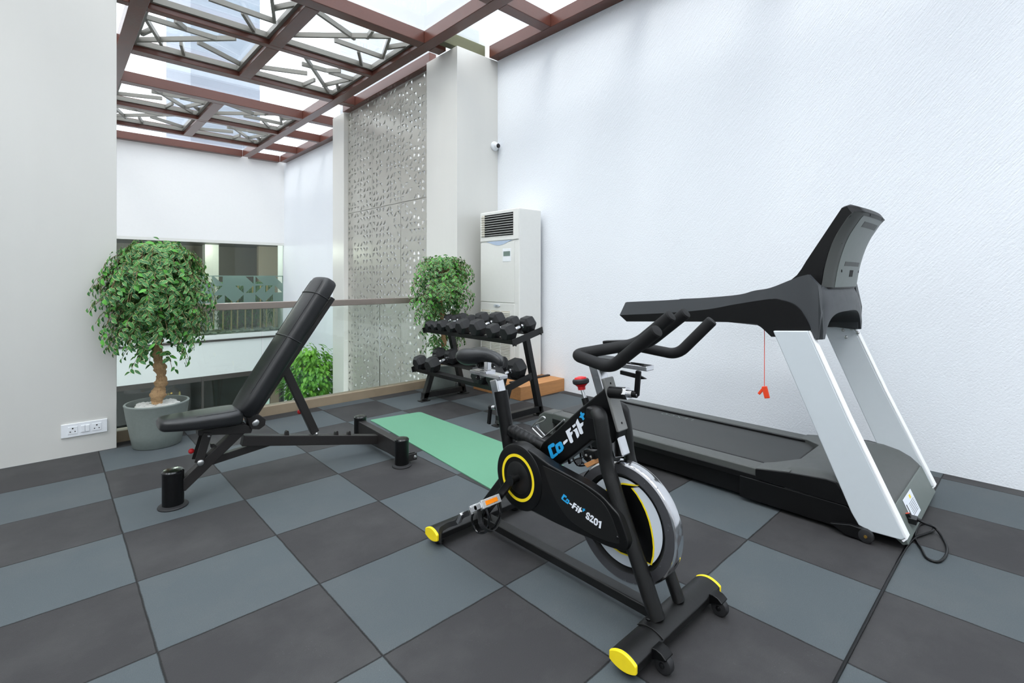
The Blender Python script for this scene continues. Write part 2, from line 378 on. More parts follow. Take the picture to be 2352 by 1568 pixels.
# outlines of panels and prints, in metres, as (y, z) or (x, z)
BK = {
 'guard': [(1.399, 0.492), (1.364, 0.486), (1.29, 0.464), (1.212, 0.454), (1.103, 0.441), (1.036, 0.424), (0.997, 0.4), (0.966, 0.382), (0.951, 0.351), (0.928, 0.301), (0.934, 0.278), (0.949, 0.268), (1.018, 0.257), (1.079, 0.258), (1.15, 0.254), (1.264, 0.252), (1.372, 0.257), (1.444, 0.248), (1.519, 0.258)],
 'guard_in': [(1.313, 0.452), (1.225, 0.447), (1.107, 0.431), (1.025, 0.403), (0.993, 0.366), (0.974, 0.33), (0.955, 0.29), (1.025, 0.274), (1.114, 0.278), (1.187, 0.292), (1.24, 0.331), (1.28, 0.384)],
 'disc': [(1.439, 0.367), (1.571, 0.354), (1.314, 0.389), (1.434, 0.505), (1.443, 0.239)],
 'ring': [(1.538, 0.363), (1.359, 0.372), (1.452, 0.452), (1.425, 0.283)],
 'nleg': [(1.079, 0.719), (1.077, 0.7), (1.072, 0.614), (1.013, 0.449), (0.885, 0.169), (0.839, 0.082)],
 'fleg': [(0.849, 0.065), (0.94, 0.253)],
 'panel': [(1.387, 0.505), (1.194, 0.681), (1.089, 0.768), (1.087, 0.809), (1.05, 0.72), (1.023, 0.632), (1.026, 0.603), (1.046, 0.582), (1.143, 0.57), (1.224, 0.497), (1.299, 0.435), (1.387, 0.43), (1.422, 0.459)],
 'headfront': [(1.085, 0.809), (1.02, 0.629), (1.004, 0.552), (1.088, 0.82)],
 'seatsleeve': [(1.668, 0.653), (1.612, 0.431), (1.602, 0.386)],
 'chromepost': [(1.699, 0.708), (1.669, 0.653)],
 'toptube': [(1.602, 0.502), (1.414, 0.477)],
 'slider': [(1.862, 0.734), (1.862, 0.713), (1.654, 0.704), (1.654, 0.722)],
 'saddle': [(1.932, 0.803), (1.835, 0.835), (1.773, 0.842), (1.714, 0.841), (1.646, 0.84), (1.609, 0.832), (1.602, 0.818), (1.62, 0.809), (1.729, 0.791), (1.814, 0.762), (1.877, 0.757), (1.925, 0.766)],
 'sstem': [(1.765, 0.775), (1.765, 0.734)],
 'slever': [(1.699, 0.583), (1.734, 0.575), (1.759, 0.565), (1.761, 0.501)],
 'knob': [(1.214, 0.778), (1.212, 0.753), (1.196, 0.732), (1.184, 0.693)],
 'wheel_rim': [(1.192, 0.408), (0.978, 0.538), (0.874, 0.477), (0.823, 0.352), (0.874, 0.198), (0.965, 0.126), (1.112, 0.152)],
 'wheel_in': [(1.141, 0.401), (1.023, 0.486), (0.91, 0.482), (0.832, 0.338), (0.88, 0.211), (0.965, 0.164), (1.112, 0.203)],
 'wheel_yel': [(0.997, 0.456), (0.934, 0.467), (0.968, 0.454), (0.922, 0.415), (0.886, 0.339), (0.88, 0.289), (0.887, 0.234), (0.91, 0.233), (1.01, 0.216), (1.091, 0.393)],
 'hn_corner': [(1.099, 0.909)],
 'hn_bend': [(0.936, 0.884)],
 'hn_tip': [(0.759, 1.016)],
 'hf_bend': [(0.905, 0.895)],
 'hf_tip': [(0.815, 1.01)],
 'hf_c': [(1.019, 0.906)],
 'hi_n': [(0.939, 0.956), (0.913, 0.979), (0.819, 1.039)],
 'hi_f': [(0.917, 0.948), (0.811, 1.044)],
 'hpad': [(1.153, 0.871), (0.911, 0.871), (0.911, 0.858), (1.153, 0.854)],
 'clamp': [(1.038, 0.768), (0.993, 0.778), (0.956, 0.792), (0.944, 0.856)],
 'pedal': [(1.492, 0.325), (1.586, 0.264), (1.604, 0.237), (1.589, 0.21), (1.502, 0.265), (1.472, 0.316)],
 'crank': [(1.429, 0.375), (1.58, 0.251)],
 'rstay': [(1.602, 0.269), (1.76, 0.078)],
 'L1C': [(1.357, 0.493), (1.353, 0.501), (1.334, 0.515), (1.327, 0.518), (1.32, 0.514), (1.321, 0.506), (1.333, 0.499), (1.336, 0.498), (1.34, 0.495), (1.327, 0.47), (1.311, 0.483), (1.303, 0.482), (1.303, 0.478), (1.329, 0.455), (1.337, 0.454), (1.341, 0.456)],
 'L1o': [(1.317, 0.512), (1.311, 0.518), (1.294, 0.531), (1.286, 0.532), (1.283, 0.529), (1.273, 0.514), (1.274, 0.508), (1.28, 0.498), (1.297, 0.483), (1.304, 0.483), (1.309, 0.487), (1.316, 0.503)],
 'L1oh': [(1.302, 0.51), (1.295, 0.515), (1.288, 0.505), (1.294, 0.499), (1.299, 0.5)],
 'L1dash': [(1.276, 0.534), (1.258, 0.549), (1.253, 0.548), (1.254, 0.541), (1.271, 0.524), (1.275, 0.526)],
 'L1F': [(1.264, 0.578), (1.238, 0.599), (1.237, 0.591), (1.243, 0.583), (1.241, 0.578), (1.23, 0.586), (1.228, 0.579), (1.234, 0.568), (1.225, 0.548), (1.232, 0.54), (1.24, 0.539)],
 'L1i': [(1.228, 0.588), (1.209, 0.604), (1.196, 0.58), (1.197, 0.575), (1.204, 0.565), (1.208, 0.568), (1.217, 0.587)],
 'L1idot': [(1.231, 0.606), (1.215, 0.619), (1.213, 0.611), (1.224, 0.599)],
 'L1t': [(1.213, 0.622), (1.205, 0.639), (1.193, 0.622), (1.177, 0.633), (1.177, 0.621), (1.186, 0.611), (1.177, 0.593), (1.178, 0.589), (1.186, 0.584), (1.193, 0.585)],
 'L1plus': [(1.192, 0.661), (1.188, 0.669), (1.182, 0.664), (1.173, 0.667), (1.171, 0.662), (1.177, 0.653), (1.171, 0.645), (1.178, 0.638), (1.185, 0.646), (1.195, 0.645), (1.196, 0.648), (1.189, 0.655)],
 'L2C': [(1.206, 0.377), (1.191, 0.373), (1.193, 0.367), (1.203, 0.368), (1.209, 0.358), (1.196, 0.354), (1.199, 0.35), (1.217, 0.356), (1.216, 0.361)],
 'L2o': [(1.19, 0.366), (1.178, 0.362), (1.179, 0.356), (1.185, 0.347), (1.197, 0.349), (1.198, 0.354)],
 'L2oh': [(1.19, 0.36), (1.185, 0.358), (1.188, 0.353), (1.193, 0.354)],
 'L2dash': [(1.177, 0.355), (1.166, 0.352), (1.169, 0.348), (1.179, 0.351)],
 'L2F': [(1.157, 0.362), (1.144, 0.359), (1.146, 0.355), (1.154, 0.355), (1.155, 0.352), (1.148, 0.35), (1.151, 0.347), (1.157, 0.346), (1.161, 0.339), (1.168, 0.34), (1.167, 0.344)],
 'L2i': [(1.149, 0.35), (1.138, 0.348), (1.138, 0.346), (1.144, 0.334), (1.151, 0.335), (1.146, 0.343)],
 'L2idot': [(1.141, 0.357), (1.132, 0.355), (1.135, 0.35), (1.142, 0.352)],
 'L2t': [(1.132, 0.352), (1.122, 0.357), (1.125, 0.347), (1.119, 0.344), (1.122, 0.34), (1.128, 0.339), (1.134, 0.332), (1.141, 0.332)],
 'L2plus': [(1.117, 0.355), (1.112, 0.354), (1.107, 0.358), (1.108, 0.353), (1.105, 0.351), (1.11, 0.349), (1.114, 0.344), (1.117, 0.344), (1.116, 0.349), (1.118, 0.352)],
 'L2S': [(1.096, 0.348), (1.088, 0.349), (1.085, 0.344), (1.085, 0.338), (1.09, 0.338), (1.09, 0.342), (1.094, 0.344), (1.097, 0.34), (1.088, 0.333), (1.087, 0.327), (1.091, 0.322), (1.099, 0.323), (1.104, 0.327), (1.103, 0.332), (1.099, 0.333), (1.097, 0.328), (1.093, 0.327), (1.092, 0.33), (1.101, 0.338), (1.101, 0.343)],
 'L2two': [(1.083, 0.337), (1.082, 0.342), (1.076, 0.345), (1.069, 0.343), (1.068, 0.338), (1.079, 0.326), (1.07, 0.324), (1.072, 0.318), (1.088, 0.321), (1.087, 0.324), (1.074, 0.336), (1.075, 0.34), (1.079, 0.338), (1.079, 0.335)],
 'L2zero': [(1.067, 0.334), (1.062, 0.34), (1.054, 0.34), (1.05, 0.336), (1.051, 0.322), (1.057, 0.315), (1.065, 0.316), (1.069, 0.32)],
 'L2zh': [(1.062, 0.333), (1.059, 0.335), (1.056, 0.334), (1.057, 0.322), (1.06, 0.32), (1.063, 0.322)],
 'L2one': [(1.047, 0.335), (1.035, 0.338), (1.039, 0.312), (1.047, 0.312), (1.043, 0.33), (1.048, 0.33)],
 'tm_up': [(1.861, 0.933), (1.838, 1.012), (1.825, 1.016), (1.528, 1.038), (1.156, 1.075), (1.042, 1.103), (0.963, 1.119), (0.867, 1.16), (0.825, 1.177), (0.791, 1.186), (0.746, 1.133), (0.727, 1.003), (0.739, 0.886), (0.765, 0.912), (0.77, 0.934), (0.825, 1.026), (0.856, 1.047), (0.898, 1.06), (0.952, 1.064), (1.125, 1.031), (1.283, 0.996), (1.528, 0.964)],
 'tm_lo': [(1.861, 0.931), (1.808, 0.894), (1.25, 0.928), (1.037, 0.933), (0.991, 0.912), (0.947, 0.872), (0.74, 0.886), (0.765, 0.911), (0.77, 0.933), (0.825, 1.024), (0.856, 1.046), (0.898, 1.058), (0.952, 1.063), (1.125, 1.03), (1.283, 0.995), (1.528, 0.963)],
 'tm_post': [(0.933, 0.904), (0.765, 0.501), (0.572, 0.043), (0.526, 0.04), (0.418, 0.048), (0.615, 0.532), (0.776, 0.916)],
 'tm_postf': [(0.894, 0.902), (0.679, 0.369), (0.632, 0.258), (0.712, 0.914), (0.557, 0.394), (0.413, 0.069)],
 'tm_con_side': [(0.849, 1.212), (0.826, 1.252), (0.67, 1.523), (0.65, 1.523), (0.605, 1.492), (0.637, 1.458), (0.687, 1.379), (0.725, 1.289), (0.746, 1.201), (0.759, 1.119), (0.826, 1.181)],
 'tm_con_r': [(0.609, 1.5), (0.604, 1.467), (0.663, 1.361), (0.701, 1.244), (0.724, 1.098)],
 'tm_face': [(2.9, 0.623, 1.472), (2.9, 0.669, 1.434), (2.9, 0.711, 1.322), (2.9, 0.737, 1.202), (2.9, 0.746, 1.098)],
 'cord': [(1.026, 0.867), (1.026, 0.572), (1.041, 0.546), (1.01, 0.516)],
 'caster': [(0.556, -0.009)],
 'bench_seat': [(0.41, 0.432), (0.424, 0.457), (0.472, 0.481), (0.594, 0.5), (0.693, 0.487), (0.744, 0.46), (0.776, 0.4), (0.764, 0.376), (0.693, 0.373), (0.557, 0.376), (0.438, 0.4), (0.414, 0.415)],
 'bench_back': [(0.74, 0.523), (0.756, 0.573), (1.108, 1.097), (1.157, 1.169), (1.227, 1.189), (1.288, 1.164), (1.278, 1.119), (1.242, 1.054), (0.856, 0.458), (0.822, 0.432), (0.781, 0.453)],
 'bench_pts': [(1.298, 1.032), (0.908, 0.378), (1.032, 0.629), (1.199, 0.221), (0.509, 0.087), (0.813, 0.368), (0.77, 0.293), (1.611, 0.088), (0.641, 0.174), (0.917, 0.228), (0.614, 0.345), (0.587, 0.21), (0.831, 0.36), (1.027, 0.267), (1.336, 0.186), (1.418, 0.169), (0.657, 0.286)],
 'cage': [(1.291, 0.613), (1.351, 0.56), (1.409, 0.511), (1.474, 0.542), (1.438, 0.568), (1.393, 0.608), (1.378, 0.605), (1.382, 0.594), (1.438, 0.564), (1.394, 0.524)],
 'brake': [(1.176, 0.501), (1.145, 0.515), (1.145, 0.486), (1.172, 0.476), (1.165, 0.478), (1.134, 0.496), (1.13, 0.487), (1.156, 0.471)],
 'brakewire': [(1.272, 0.473), (1.26, 0.452), (1.22, 0.479), (1.179, 0.497)],
 'cable': [(3.046, 0.413), (3.023, 0.355), (2.905, 0.307), (2.799, 0.286), (2.708, 0.29), (2.662, 0.319), (2.703, 0.352), (2.816, 0.39), (2.881, 0.422)],
 'cable2': [(3.056, 0.439), (3.074, 0.393), (3.026, 0.352), (2.974, 0.357), (2.916, 0.411)],
 'cable3': [(3.051, 0.414), (2.874, 0.413), (2.713, 0.412), (2.497, 0.414), (2.275, 0.414), (1.955, 0.405), (1.719, 0.399), (1.603, 0.392)],
 'belttext': [(3.281, 1.955), (3.253, 1.631), (3.279, 1.876)],
 'belt': [(3.433, 2.356), (2.532, 1.833), (3.491, 1.056), (2.829, 2.296)],
 'label': [(3.128, 0.125), (3.373, -0.039), (3.183, -0.037), (2.96, 0.122)],
 'plug': [(2.84, 0.079), (2.817, 0.107)],
 'screws': [(0.832, 0.864), (0.782, 0.875), (0.739, 0.848), (0.837, 0.812)],
 'holes': [(2.959, 0.62, 1.496), (3.297, 0.62, 1.512)],
}
# ================================================================ THE SETTING
Y_EDGE = 4.50
b = B(); bx(b, -3.5, 3.92, -3.2, Y_EDGE, -.25, 0); struct(finish('floor', b, M['floor'], smooth=False))
b = B(); bx(b, 3.92, 4.15, -3.4, 12.2, -3.5, 3.9); struct(finish('wall_right', b, M['stucco'], smooth=False))
b = B(); bx(b, -3.7, 3.92, -3.4, -3.2, -.25, 3.75); struct(finish('wall_rear', b, M['white_wall'], smooth=False))
b = B(); bx(b, -3.7, -3.5, -3.2, 12.2, -3.5, 3.75); struct(finish('wall_left', b, M['white_wall'], smooth=False))
# left clad pier, and the column in the corner with the second one behind
b = B(); bx(b, -3.5, .348, 4.37, 4.62, -3.2, 4.6); struct(finish('wall_pier', b, M['satin'], smooth=False, bev=.003))
b = B(); bx(b, 3.32, 3.92, 4.45, 5.06, -3.2, 3.745); struct(finish('wall_column', b, M['satin'], bev=.003))
b = B(); bx(b, 3.37, 3.50, 7.45, 7.86, -3.2, 3.745); bx(b, 3.50, 3.92, 7.47, 7.86, -3.2, 3.745)
struct(finish('wall_column', b, M['satin'], bev=.003))
# back wall: band above the opening, white band between the storeys, side returns
YB = 11.78
b = B(); bx(b, -3.5, 3.92, YB, YB+.35, 1.955, 3.9)
struct(finish('wall_back', b, M['white_wall'], smooth=False))
b = B(); bx(b, -3.5, 3.92, YB, YB+.35, -.85, -.14)
struct(finish('wall_spandrel', b, M['white_gloss'], smooth=False))
b = B(); bx(b, -3.5, 3.92, YB-.02, YB+.02, -.155, -.115); struct(finish('trim_1', b, M['dark_panel'], smooth=False))
b = B(); bx(b, -3.5, 3.92, YB+.02, YB+.9, -.14, -.02); struct(finish('trim_2', b, M['white_gloss'], smooth=False))
b = B(); bx(b, -3.5, 3.92, YB+.0, YB+.06, 1.90, 1.955); struct(finish('trim_3', b, M['cream_metal'], smooth=False))
# room behind the upper window
b = B(); bx(b, -3.5, 5.3, YB+.35, 15.2, 2.0, 2.1); struct(finish('ceiling_upper_room', b, M['dark_panel'], smooth=False))
b = B(); bx(b, -3.5, 5.3, 15.0, 15.2, -.2, 2.1); struct(finish('wall_upper_room', b, M['room_wall'], smooth=False))
b = B(); bx(b, -3.5, 5.3, YB+.35, 15.2, -.3, -.14); struct(finish('floor_upper_room', b, M['dark_floor'], smooth=False))
b = B(); bx(b, 5.2, 5.3, 12.2, 15.0, -.14, 2.0); struct(finish('wall_upper_room', b, M['tan_panel'], smooth=False))
b = B(); bx(b, 4.05, 4.75, 14.1, 14.25, -.14, 2.0); struct(finish('wall_upper_room', b, M['tan_panel'], smooth=False))
b = B(); bx(b, 2.85, 3.15, 14.2, 14.5, -.14, 2.0); struct(finish('wall_upper_room', b, M['satin'], smooth=False))
# lower storey: dark shop front
b = B(); bx(b, -3.5, 4.1, 15.0, 15.2, -3.3, -.85); struct(finish('wall_lower_room', b, M['dark_panel'], smooth=False))
b = B(); bx(b, -3.5, 3.92, YB, 15.2, -.95, -.85); struct(finish('ceiling_lower_room', b, M['dark_panel'], smooth=False))
b = B(); bx(b, -3.6, 4.1, 4.5, 15.2, -3.4, -3.3); struct(finish('floor_lower', b, M['dark_floor'], smooth=False))
b = B(); bx(b, 3.62, 3.80, YB-.03, YB+.03, -3.3, -.85); struct(finish('door_1', b, M['tan_panel'], smooth=False))
b = B(); bx(b, 3.80, 3.84, YB-.03, YB+.03, -3.3, -.85); bx(b, 2.3, 2.34, YB-.02, YB+.02, -3.3, -.85); bx(b, .2, .24, YB-.02, YB+.02, -3.3, -.85); struct(finish('trim_4', b, M['dark_panel'], smooth=False))
# glazing
b = B(); bx(b, -3.5, 3.92, YB+.07, YB+.08, -.02, 1.95); struct(finish('window_1', b, M['window_glass'], smooth=False))
b = B(); bx(b, -3.5, 3.92, YB+.01, YB+.02, -3.3, -.86); struct(finish('window_2', b, M['dark_glass'], smooth=False))
# frosted film band on the upper window
b = B(); r = random.Random(3); x0 = .92
tri_hole_cells(b, 15, 3, .2, .1977, lambda u, v, d: (x0+u, YB+.062+d*.002, .626+v), r, p_hole=.72, inset=.1)
o = finish('window_film', b, M['frost'], smooth=False); tag(o, 'frosted film band with rows of cut-out triangles on the upper window', 'window film')
# white pebbles on the ledge
def pebbles(bm, n, fx, fy, z, r, s=.02):
    for i in range(n):
        c = Vector((fx(r), fy(r), z+r.random()*s*.5)); rr = s*(.7+.6*r.random())
        ret = bmesh.ops.create_icosphere(bm, subdivisions=1, radius=1)
        mt = Matrix.Translation(c) @ Matrix.Rotation(r.random()*3, 4, 'Z') @ Matrix.Diagonal((rr*1.2, rr, rr*.7, 1))
        bmesh.ops.transform(bm, matrix=mt, verts=ret['verts'])
b = B(); pebbles(b, 420, lambda r: .7+3.2*r.random(), lambda r: YB+.12+.7*r.random(), 0, RN, .035)
o = finish('pebble_bed', b, M['pebble']); tag(o, 'bed of white pebbles along the planted ledge of the upper window', 'pebbles'); o['kind'] = 'stuff'

# ---- roof grid
ZB0, ZB1 = 3.75, 3.89
def beam(name, x0, x1, y0, y1, z0=ZB0, z1=ZB1, m='beam'):
    b = B(); bx(b, x0, x1, y0, y1, z0, z1)
    # lip along the bottom edges, as on a box section with a folded flange
    o = finish(name, b, M[m], bev=.006, seg=2); return o
XC = [(-2.0, -1.86), (-.68, -.54), (.56, .70), (1.79, 1.93), (3.03, 3.17)]
YC = [(-1.3, -1.16), (-.1, .04), (1.15, 1.29), (2.34, 2.48), (3.47, 3.60), (4.66, 4.80), (5.86, 5.95), (7.04, 7.19), (8.23, 8.37), (9.41, 9.50), (10.61, 10.70), (11.64, 11.78)]
for x0, x1 in XC:
    if x0 == 1.79:
        for y0, y1 in ((4.80, 5.86), (5.95, 7.04), (8.37, 9.41), (9.50, 10.61)): struct(beam('ceiling_beam', x0, x1, y0, y1))
    else: struct(beam('ceiling_beam', x0, x1, -3.2, 11.64))
struct(beam('ceiling_beam', 3.785, 3.92, -3.2, 4.45)); struct(beam('ceiling_beam', 3.785, 3.92, 7.86, 11.64)); struct(beam('ceiling_beam', 3.36, 3.46, 5.06, 7.47))
for k, (y0, y1) in enumerate(YC):
    xs = [-3.5]+[v for x in XC for v in x]
    if k >= 5: xs = [-3.5, .56, .70, 3.03]
    for i in range(0, len(xs)-1, 2): struct(beam('ceiling_beam', xs[i], xs[i+1], y0, y1, ZB0+.001, ZB1-.001))
    if k < 6 and k != 5: struct(beam('ceiling_beam', 3.17, 3.785, y0, y1, ZB0+.001, ZB1-.001))
    if k == 5: struct(beam('ceiling_beam', 3.17, 3.32, y0, y1, ZB0+.001, ZB1-.001)); struct(beam('ceiling_beam', 3.175, 3.785, 4.52, 4.62, ZB0+.02, ZB1+.02, 'olive'))
    if k == 7: struct(beam('ceiling_beam', 3.17, 3.36, y0, y1, ZB0+.001, ZB1-.001))
    if k > 7: struct(beam('ceiling_beam', 3.17, 3.785, y0, y1, ZB0+.001, ZB1-.001))
b = B(); bx(b, -3.5, 4.0, -3.2, 12.0, 3.893, 3.905); struct(finish('window_3', b, M['roof_glass'], smooth=False))

# ---- lattice panels
P1 = [(.036, .332, .23, .853), (.037, .304, .635, .334), (.05, .731, .109, .551), (.0, .957, .764, .195), (.245, .19, .367, .337), (.502, .56, .98, .85), (.377, .713, .454, .997)]
P2 = [(.0, .151, .52, .425), (.0, .83, .768, .131), (.389, .614, .94, .636), (.573, .133, .605, .321), (.77, .162, .945, .645), (.863, .395, .993, .158), (.673, .671, .868, 1.)]
P3 = [(.0, .781, .501, .577), (.215, .0, .938, 1.), (.355, .352, .633, .342), (.633, .342, .763, .239), (.594, 1.0, .642, .719), (.788, .827, .948, .405), (.885, .634, .995, .837), (.671, .37, 1., .377)]
bays = [(.70, 1.79, 4.80, 5.86, P2), (.70, 1.79, 5.95, 7.04, P1), (1.93, 3.03, 4.80, 5.86, P2), (1.93, 3.03, 5.95, 7.04, P3),
        (.70, 1.79, 8.37, 9.41, P3), (.70, 1.79, 9.50, 10.61, P1), (1.93, 3.03, 8.37, 9.41, P2), (1.93, 3.03, 9.50, 10.61, P3)]
where = ['nearer roof block, upper left bay', 'nearer roof block, lower left bay', 'nearer roof block, upper right bay', 'nearer roof block, lower right bay',
         'farther roof block, upper left bay', 'farther roof block, lower left bay', 'farther roof block, upper right bay', 'farther roof block, lower right bay']
for (x0, x1, y0, y1, P), wh in zip(bays, where):
    t = thing('lattice_panel', 'steel lattice panel of slanting bars in the '+wh, 'lattice panel', ((x0+x1)/2, (y0+y1)/2, 3.82), 'roof lattice panels')
    b = B(); ww = .034
    for q in ((x0, x1, y0, y0+ww), (x0, x1, y1-ww, y1), (x0, x0+ww, y0+ww, y1-ww), (x1-ww, x1, y0+ww, y1-ww)): bx(b, *q, 3.81, 3.87)
    finish('frame', b, M['lattice'], t, smooth=False)
    b = B(); dz = 0
    for a, c, d, e in P:
        dz += .0007
        bar(b, (x0+a*(x1-x0), y0+c*(y1-y0), 3.84+dz), (x0+d*(x1-x0), y0+e*(y1-y0), 3.84+dz), .030, .05)
    finish('slanting_bars', b, M['lattice'], t, smooth=False)

# ---- perforated screen: real cut-outs, three panels wide
t = thing('perforated_screen', 'tall perforated metal screen with triangular cut-outs between two columns', 'screen', (3.44, 6.25, -3.2))
r = random.Random(11); yw = (7.45-5.06)/3
for k in range(3):
    for (za, zb_, rows) in ((-3.2, 2.170, 60), (2.176, 3.74, 18)):
        b = B(); y0 = 5.062+k*yw; cw = (yw-.006)/8.; ch = (zb_-za)/rows
        tri_hole_cells(b, 8, rows, cw, ch, lambda u, v, d: (3.44+d*.024, y0+.003+u, za+v), r, p_hole=.82, inset=.15)
        finish('panel', b, M['screen'], t, smooth=False)

# fill lights added behind the screen so the openings glow pale blue
t = thing('screen_fill_light', 'pale fill strips added behind the perforated screen to brighten its openings', 'light', (3.7, 6.25, -3.2))
for y, sg in ((5.09, 1), (7.42, -1)):
    b = B(); bx(b, 3.60, 3.80, y-.012, y+.012, -3.2, 3.5); finish('fill_housing', b, M['white_plastic'], t, smooth=False)
    ld = bpy.data.lights.new('screen_fill', 'AREA'); ld.shape = 'RECTANGLE'; ld.size = .16; ld.size_y = 6.0; ld.energy = 16; ld.color = (.86, .91, 1)
    lo = bpy.data.objects.new('screen_fill_lamp', ld); COL.objects.link(lo); lo.parent = t; lo.location = (0, y+sg*.016-6.25, 3.3); lo.rotation_euler = (math.radians(90 if sg > 0 else -90), 0, 0)

# ---- towers outside above the roof
for (x0, x1, y0, y1, z1, m, lb) in ((4.0, 5.2, 4.9, 9.0, 9, 'tower', 'pale building shaft rising above the white wall outside the roof'),
                         (2.6, 4.2, 14.5, 18, 13, 'tower_grey', 'grey building block seen through the glass roof behind the farther lattices')):
    b = B(); bx(b, x0, x1, y0, y1, 3.95, z1); o = finish('building', b, M[m], smooth=False); tag(o, lb, 'building')

# ---- balustrade
t = thing('glass_balustrade', 'frameless glass balustrade with a brown metal handrail along the floor edge', 'balustrade', (1.8, 4.55, 0))
b = B(); bx(b, .35, 3.32, 4.505, 4.60, -.20, .078); finish('kerb', b, M['kerb'], t, bev=.004)
b = B(); bx(b, .35, 3.318, 4.515, 4.585, .908, .964); finish('handrail', b, M['rail_metal'], t, bev=.004)
for x0, x1 in ((.352, 1.334), (1.342, 2.433), (2.441, 3.316)):
    b = B(); bx(b, x0, x1, 4.544, 4.556, .02, .93); finish('glass_pane', b, M['glass'], t, smooth=False)

# ---- lamp in the room below: dark disc edge with a string of warm bulbs
t = thing('pendant_lamp', 'gold hanging lamp with warm bulbs glowing behind the lower dark glass', 'lamp', (1.92, 12.4, -1.0))
b = B(); cyl(b, (1.92, 12.4, -.95), (1.92, 12.4, -1.12), .008); lathe(b, (1.92, 12.4, -1.62), [(.02, 0), (.1, .02), (.13, .2), (.12, .42), (.05, .5)], seg=20); finish('shade', b, M['gold'], t)
for k in range(6):
    b = B(); bmesh.ops.create_icosphere(b, subdivisions=2, radius=.017, matrix=Matrix.Translation((1.86+.03*math.sin(k*1.3), 12.26, -1.2-.09*k))); finish('bulb', b, M['lamp_glow'], t)

# ---- bamboo behind the ledge
def leaf(bm, uvl, rl, base, d, up, L, W, r, bend=.25, rv=None):
    d = d.normalized(); s_ = d.cross(up)
    if s_.length < .05: s_ = d.cross(Vector((1, .3, 0)))
    s_.normalize(); n_ = s_.cross(d).normalized()
    prof = ((0, .0), (.18, .62), (.42, 1.), (.7, .72), (1., 0.))
    rv = rv or (r.random(), r.random(), 0)
    rows = []
    for t_, wd in prof:
        c = base+d*L*t_+n_*(-bend*L*t_*t_)
        fold = n_*(W*.16*wd)
        if wd == 0: rows.append([(bm.verts.new(c), (.5, t_))])
        else: rows.append([(bm.verts.new(c-s_*W*.5*wd+fold), (0, t_)), (bm.verts.new(c), (.5, t_)), (bm.verts.new(c+s_*W*.5*wd+fold), (1, t_))])
    fs = []
    def F(*vs): 
        f = bm.faces.new([v[0] for v in vs]); f.smooth = True
        for lp, v in zip(f.loops, vs): lp[uvl].uv = v[1]; lp[rl] = (rv[0], rv[1], 0, 1)
    F(rows[0][0], rows[1][1], rows[1][0]); F(rows[0][0], rows[1][2], rows[1][1])
    for a, c in zip(rows[1:3], rows[2:4]): F(a[0], a[1], c[1], c[0]); F(a[1], a[2], c[2], c[1])
    F(rows[3][0], rows[3][1], rows[4][0]); F(rows[3][1], rows[3][2], rows[4][0])
def leafbm():
    bm = B(); return bm, bm.loops.layers.uv.new('UVMap'), bm.loops.layers.float_color.new('rnd')
def finish_leaves(name, bm, m, parent):
    off = Vector(WL[parent.name]);
    for v in bm.verts: v.co -= off
    me = bpy.data.meshes.new(name); bm.to_mesh(me); bm.free(); me.materials.append(m)
    o = bpy.data.objects.new(name, me); COL.objects.link(o); o.parent = parent; WL[o.name] = tuple(off); return o
pos = ['leftmost', 'second', 'third', 'fourth', 'fifth', 'sixth', 'seventh', 'eighth', 'ninth', 'tenth', 'eleventh', 'twelfth', 'thirteenth', 'fourteenth', 'fifteenth', 'sixteenth', 'seventeenth', 'eighteenth', 'nineteenth', 'twentieth']
def bamboo_variant(x, y, r):
    t = thing('bamboo', '', 'bamboo', (x, y, 0), 'bamboo on the ledge')
    top = .92+.16*r.random(); lean = (r.random()-.5)*.04
    b = B(); pts = [(x+lean*k/10, y, -.03+top*k/10) for k in range(11)]
    tube(b, pts, .015, 8)
    for p in pts[1:]: lathe(b, (p[0], p[1], p[2]-.004), [(.0125, 0), (.0155, .004), (.0125, .008)], seg=8)
    finish('stem', b, M['bamboo_stem'], t)
    bm, uv, rl = leafbm()
    for k in range(420):
        z = .10+(top-.05)*r.random()**.8; a = r.random()*6.28; q = .02+.20*r.random()
        base = Vector((x+lean*z*.4+math.cos(a)*q*.13, y+.22+math.sin(a)*q*.7, z))
        d = Vector((math.cos(a+r.random())*.25, math.sin(a+r.random()), -.5*r.random())); leaf(bm, uv, rl, base, d, Vector((0, 0, 1)), .09+.06*r.random(), .016, r, .3)
    finish_leaves('foliage', bm, M['leaf_bamboo'], t); return t
r = random.Random(5); protos = []
for i in range(20):
    x = .98+i*.151; y = YB+.33+.25*r.random()
    if i < 4:
        t = bamboo_variant(x, y, r); protos.append(t)
    else:
        src = protos[i % 4]; t = src.copy(); COL.objects.link(t); t.location = (x, y, 0); pass
        for ch in src.children:
            c = ch.copy(); COL.objects.link(c); c.parent = t
    t['label'] = 'slender bamboo on the pebble ledge, '+pos[i]+(' of twenty from the left' if i else ' of twenty')

# ---- fill lights added under the upper room's ceiling to brighten the bamboo
for i, x in enumerate((1.3, 2.2, 3.1)):
    t = thing('bamboo_fill', 'small round fill light added above the bamboo, '+('left', 'middle', 'right')[i], 'light', (x, 12.75, 2.0))
    b = B(); lathe(b, (x, 12.75, 1.985), [(.045, .0), (.05, .012), (.03, .014)], seg=20); finish('fill_ring', b, M['white_plastic'], t)
    ld = bpy.data.lights.new('bamboo_fill', 'POINT'); lo = bpy.data.objects.new('bamboo_fill_lamp', ld); COL.objects.link(lo); lo.parent = t; lo.location = (0, 0, -.06); ld.energy = 46; ld.shadow_soft_size = .04; ld.color = (1, .95, .86)

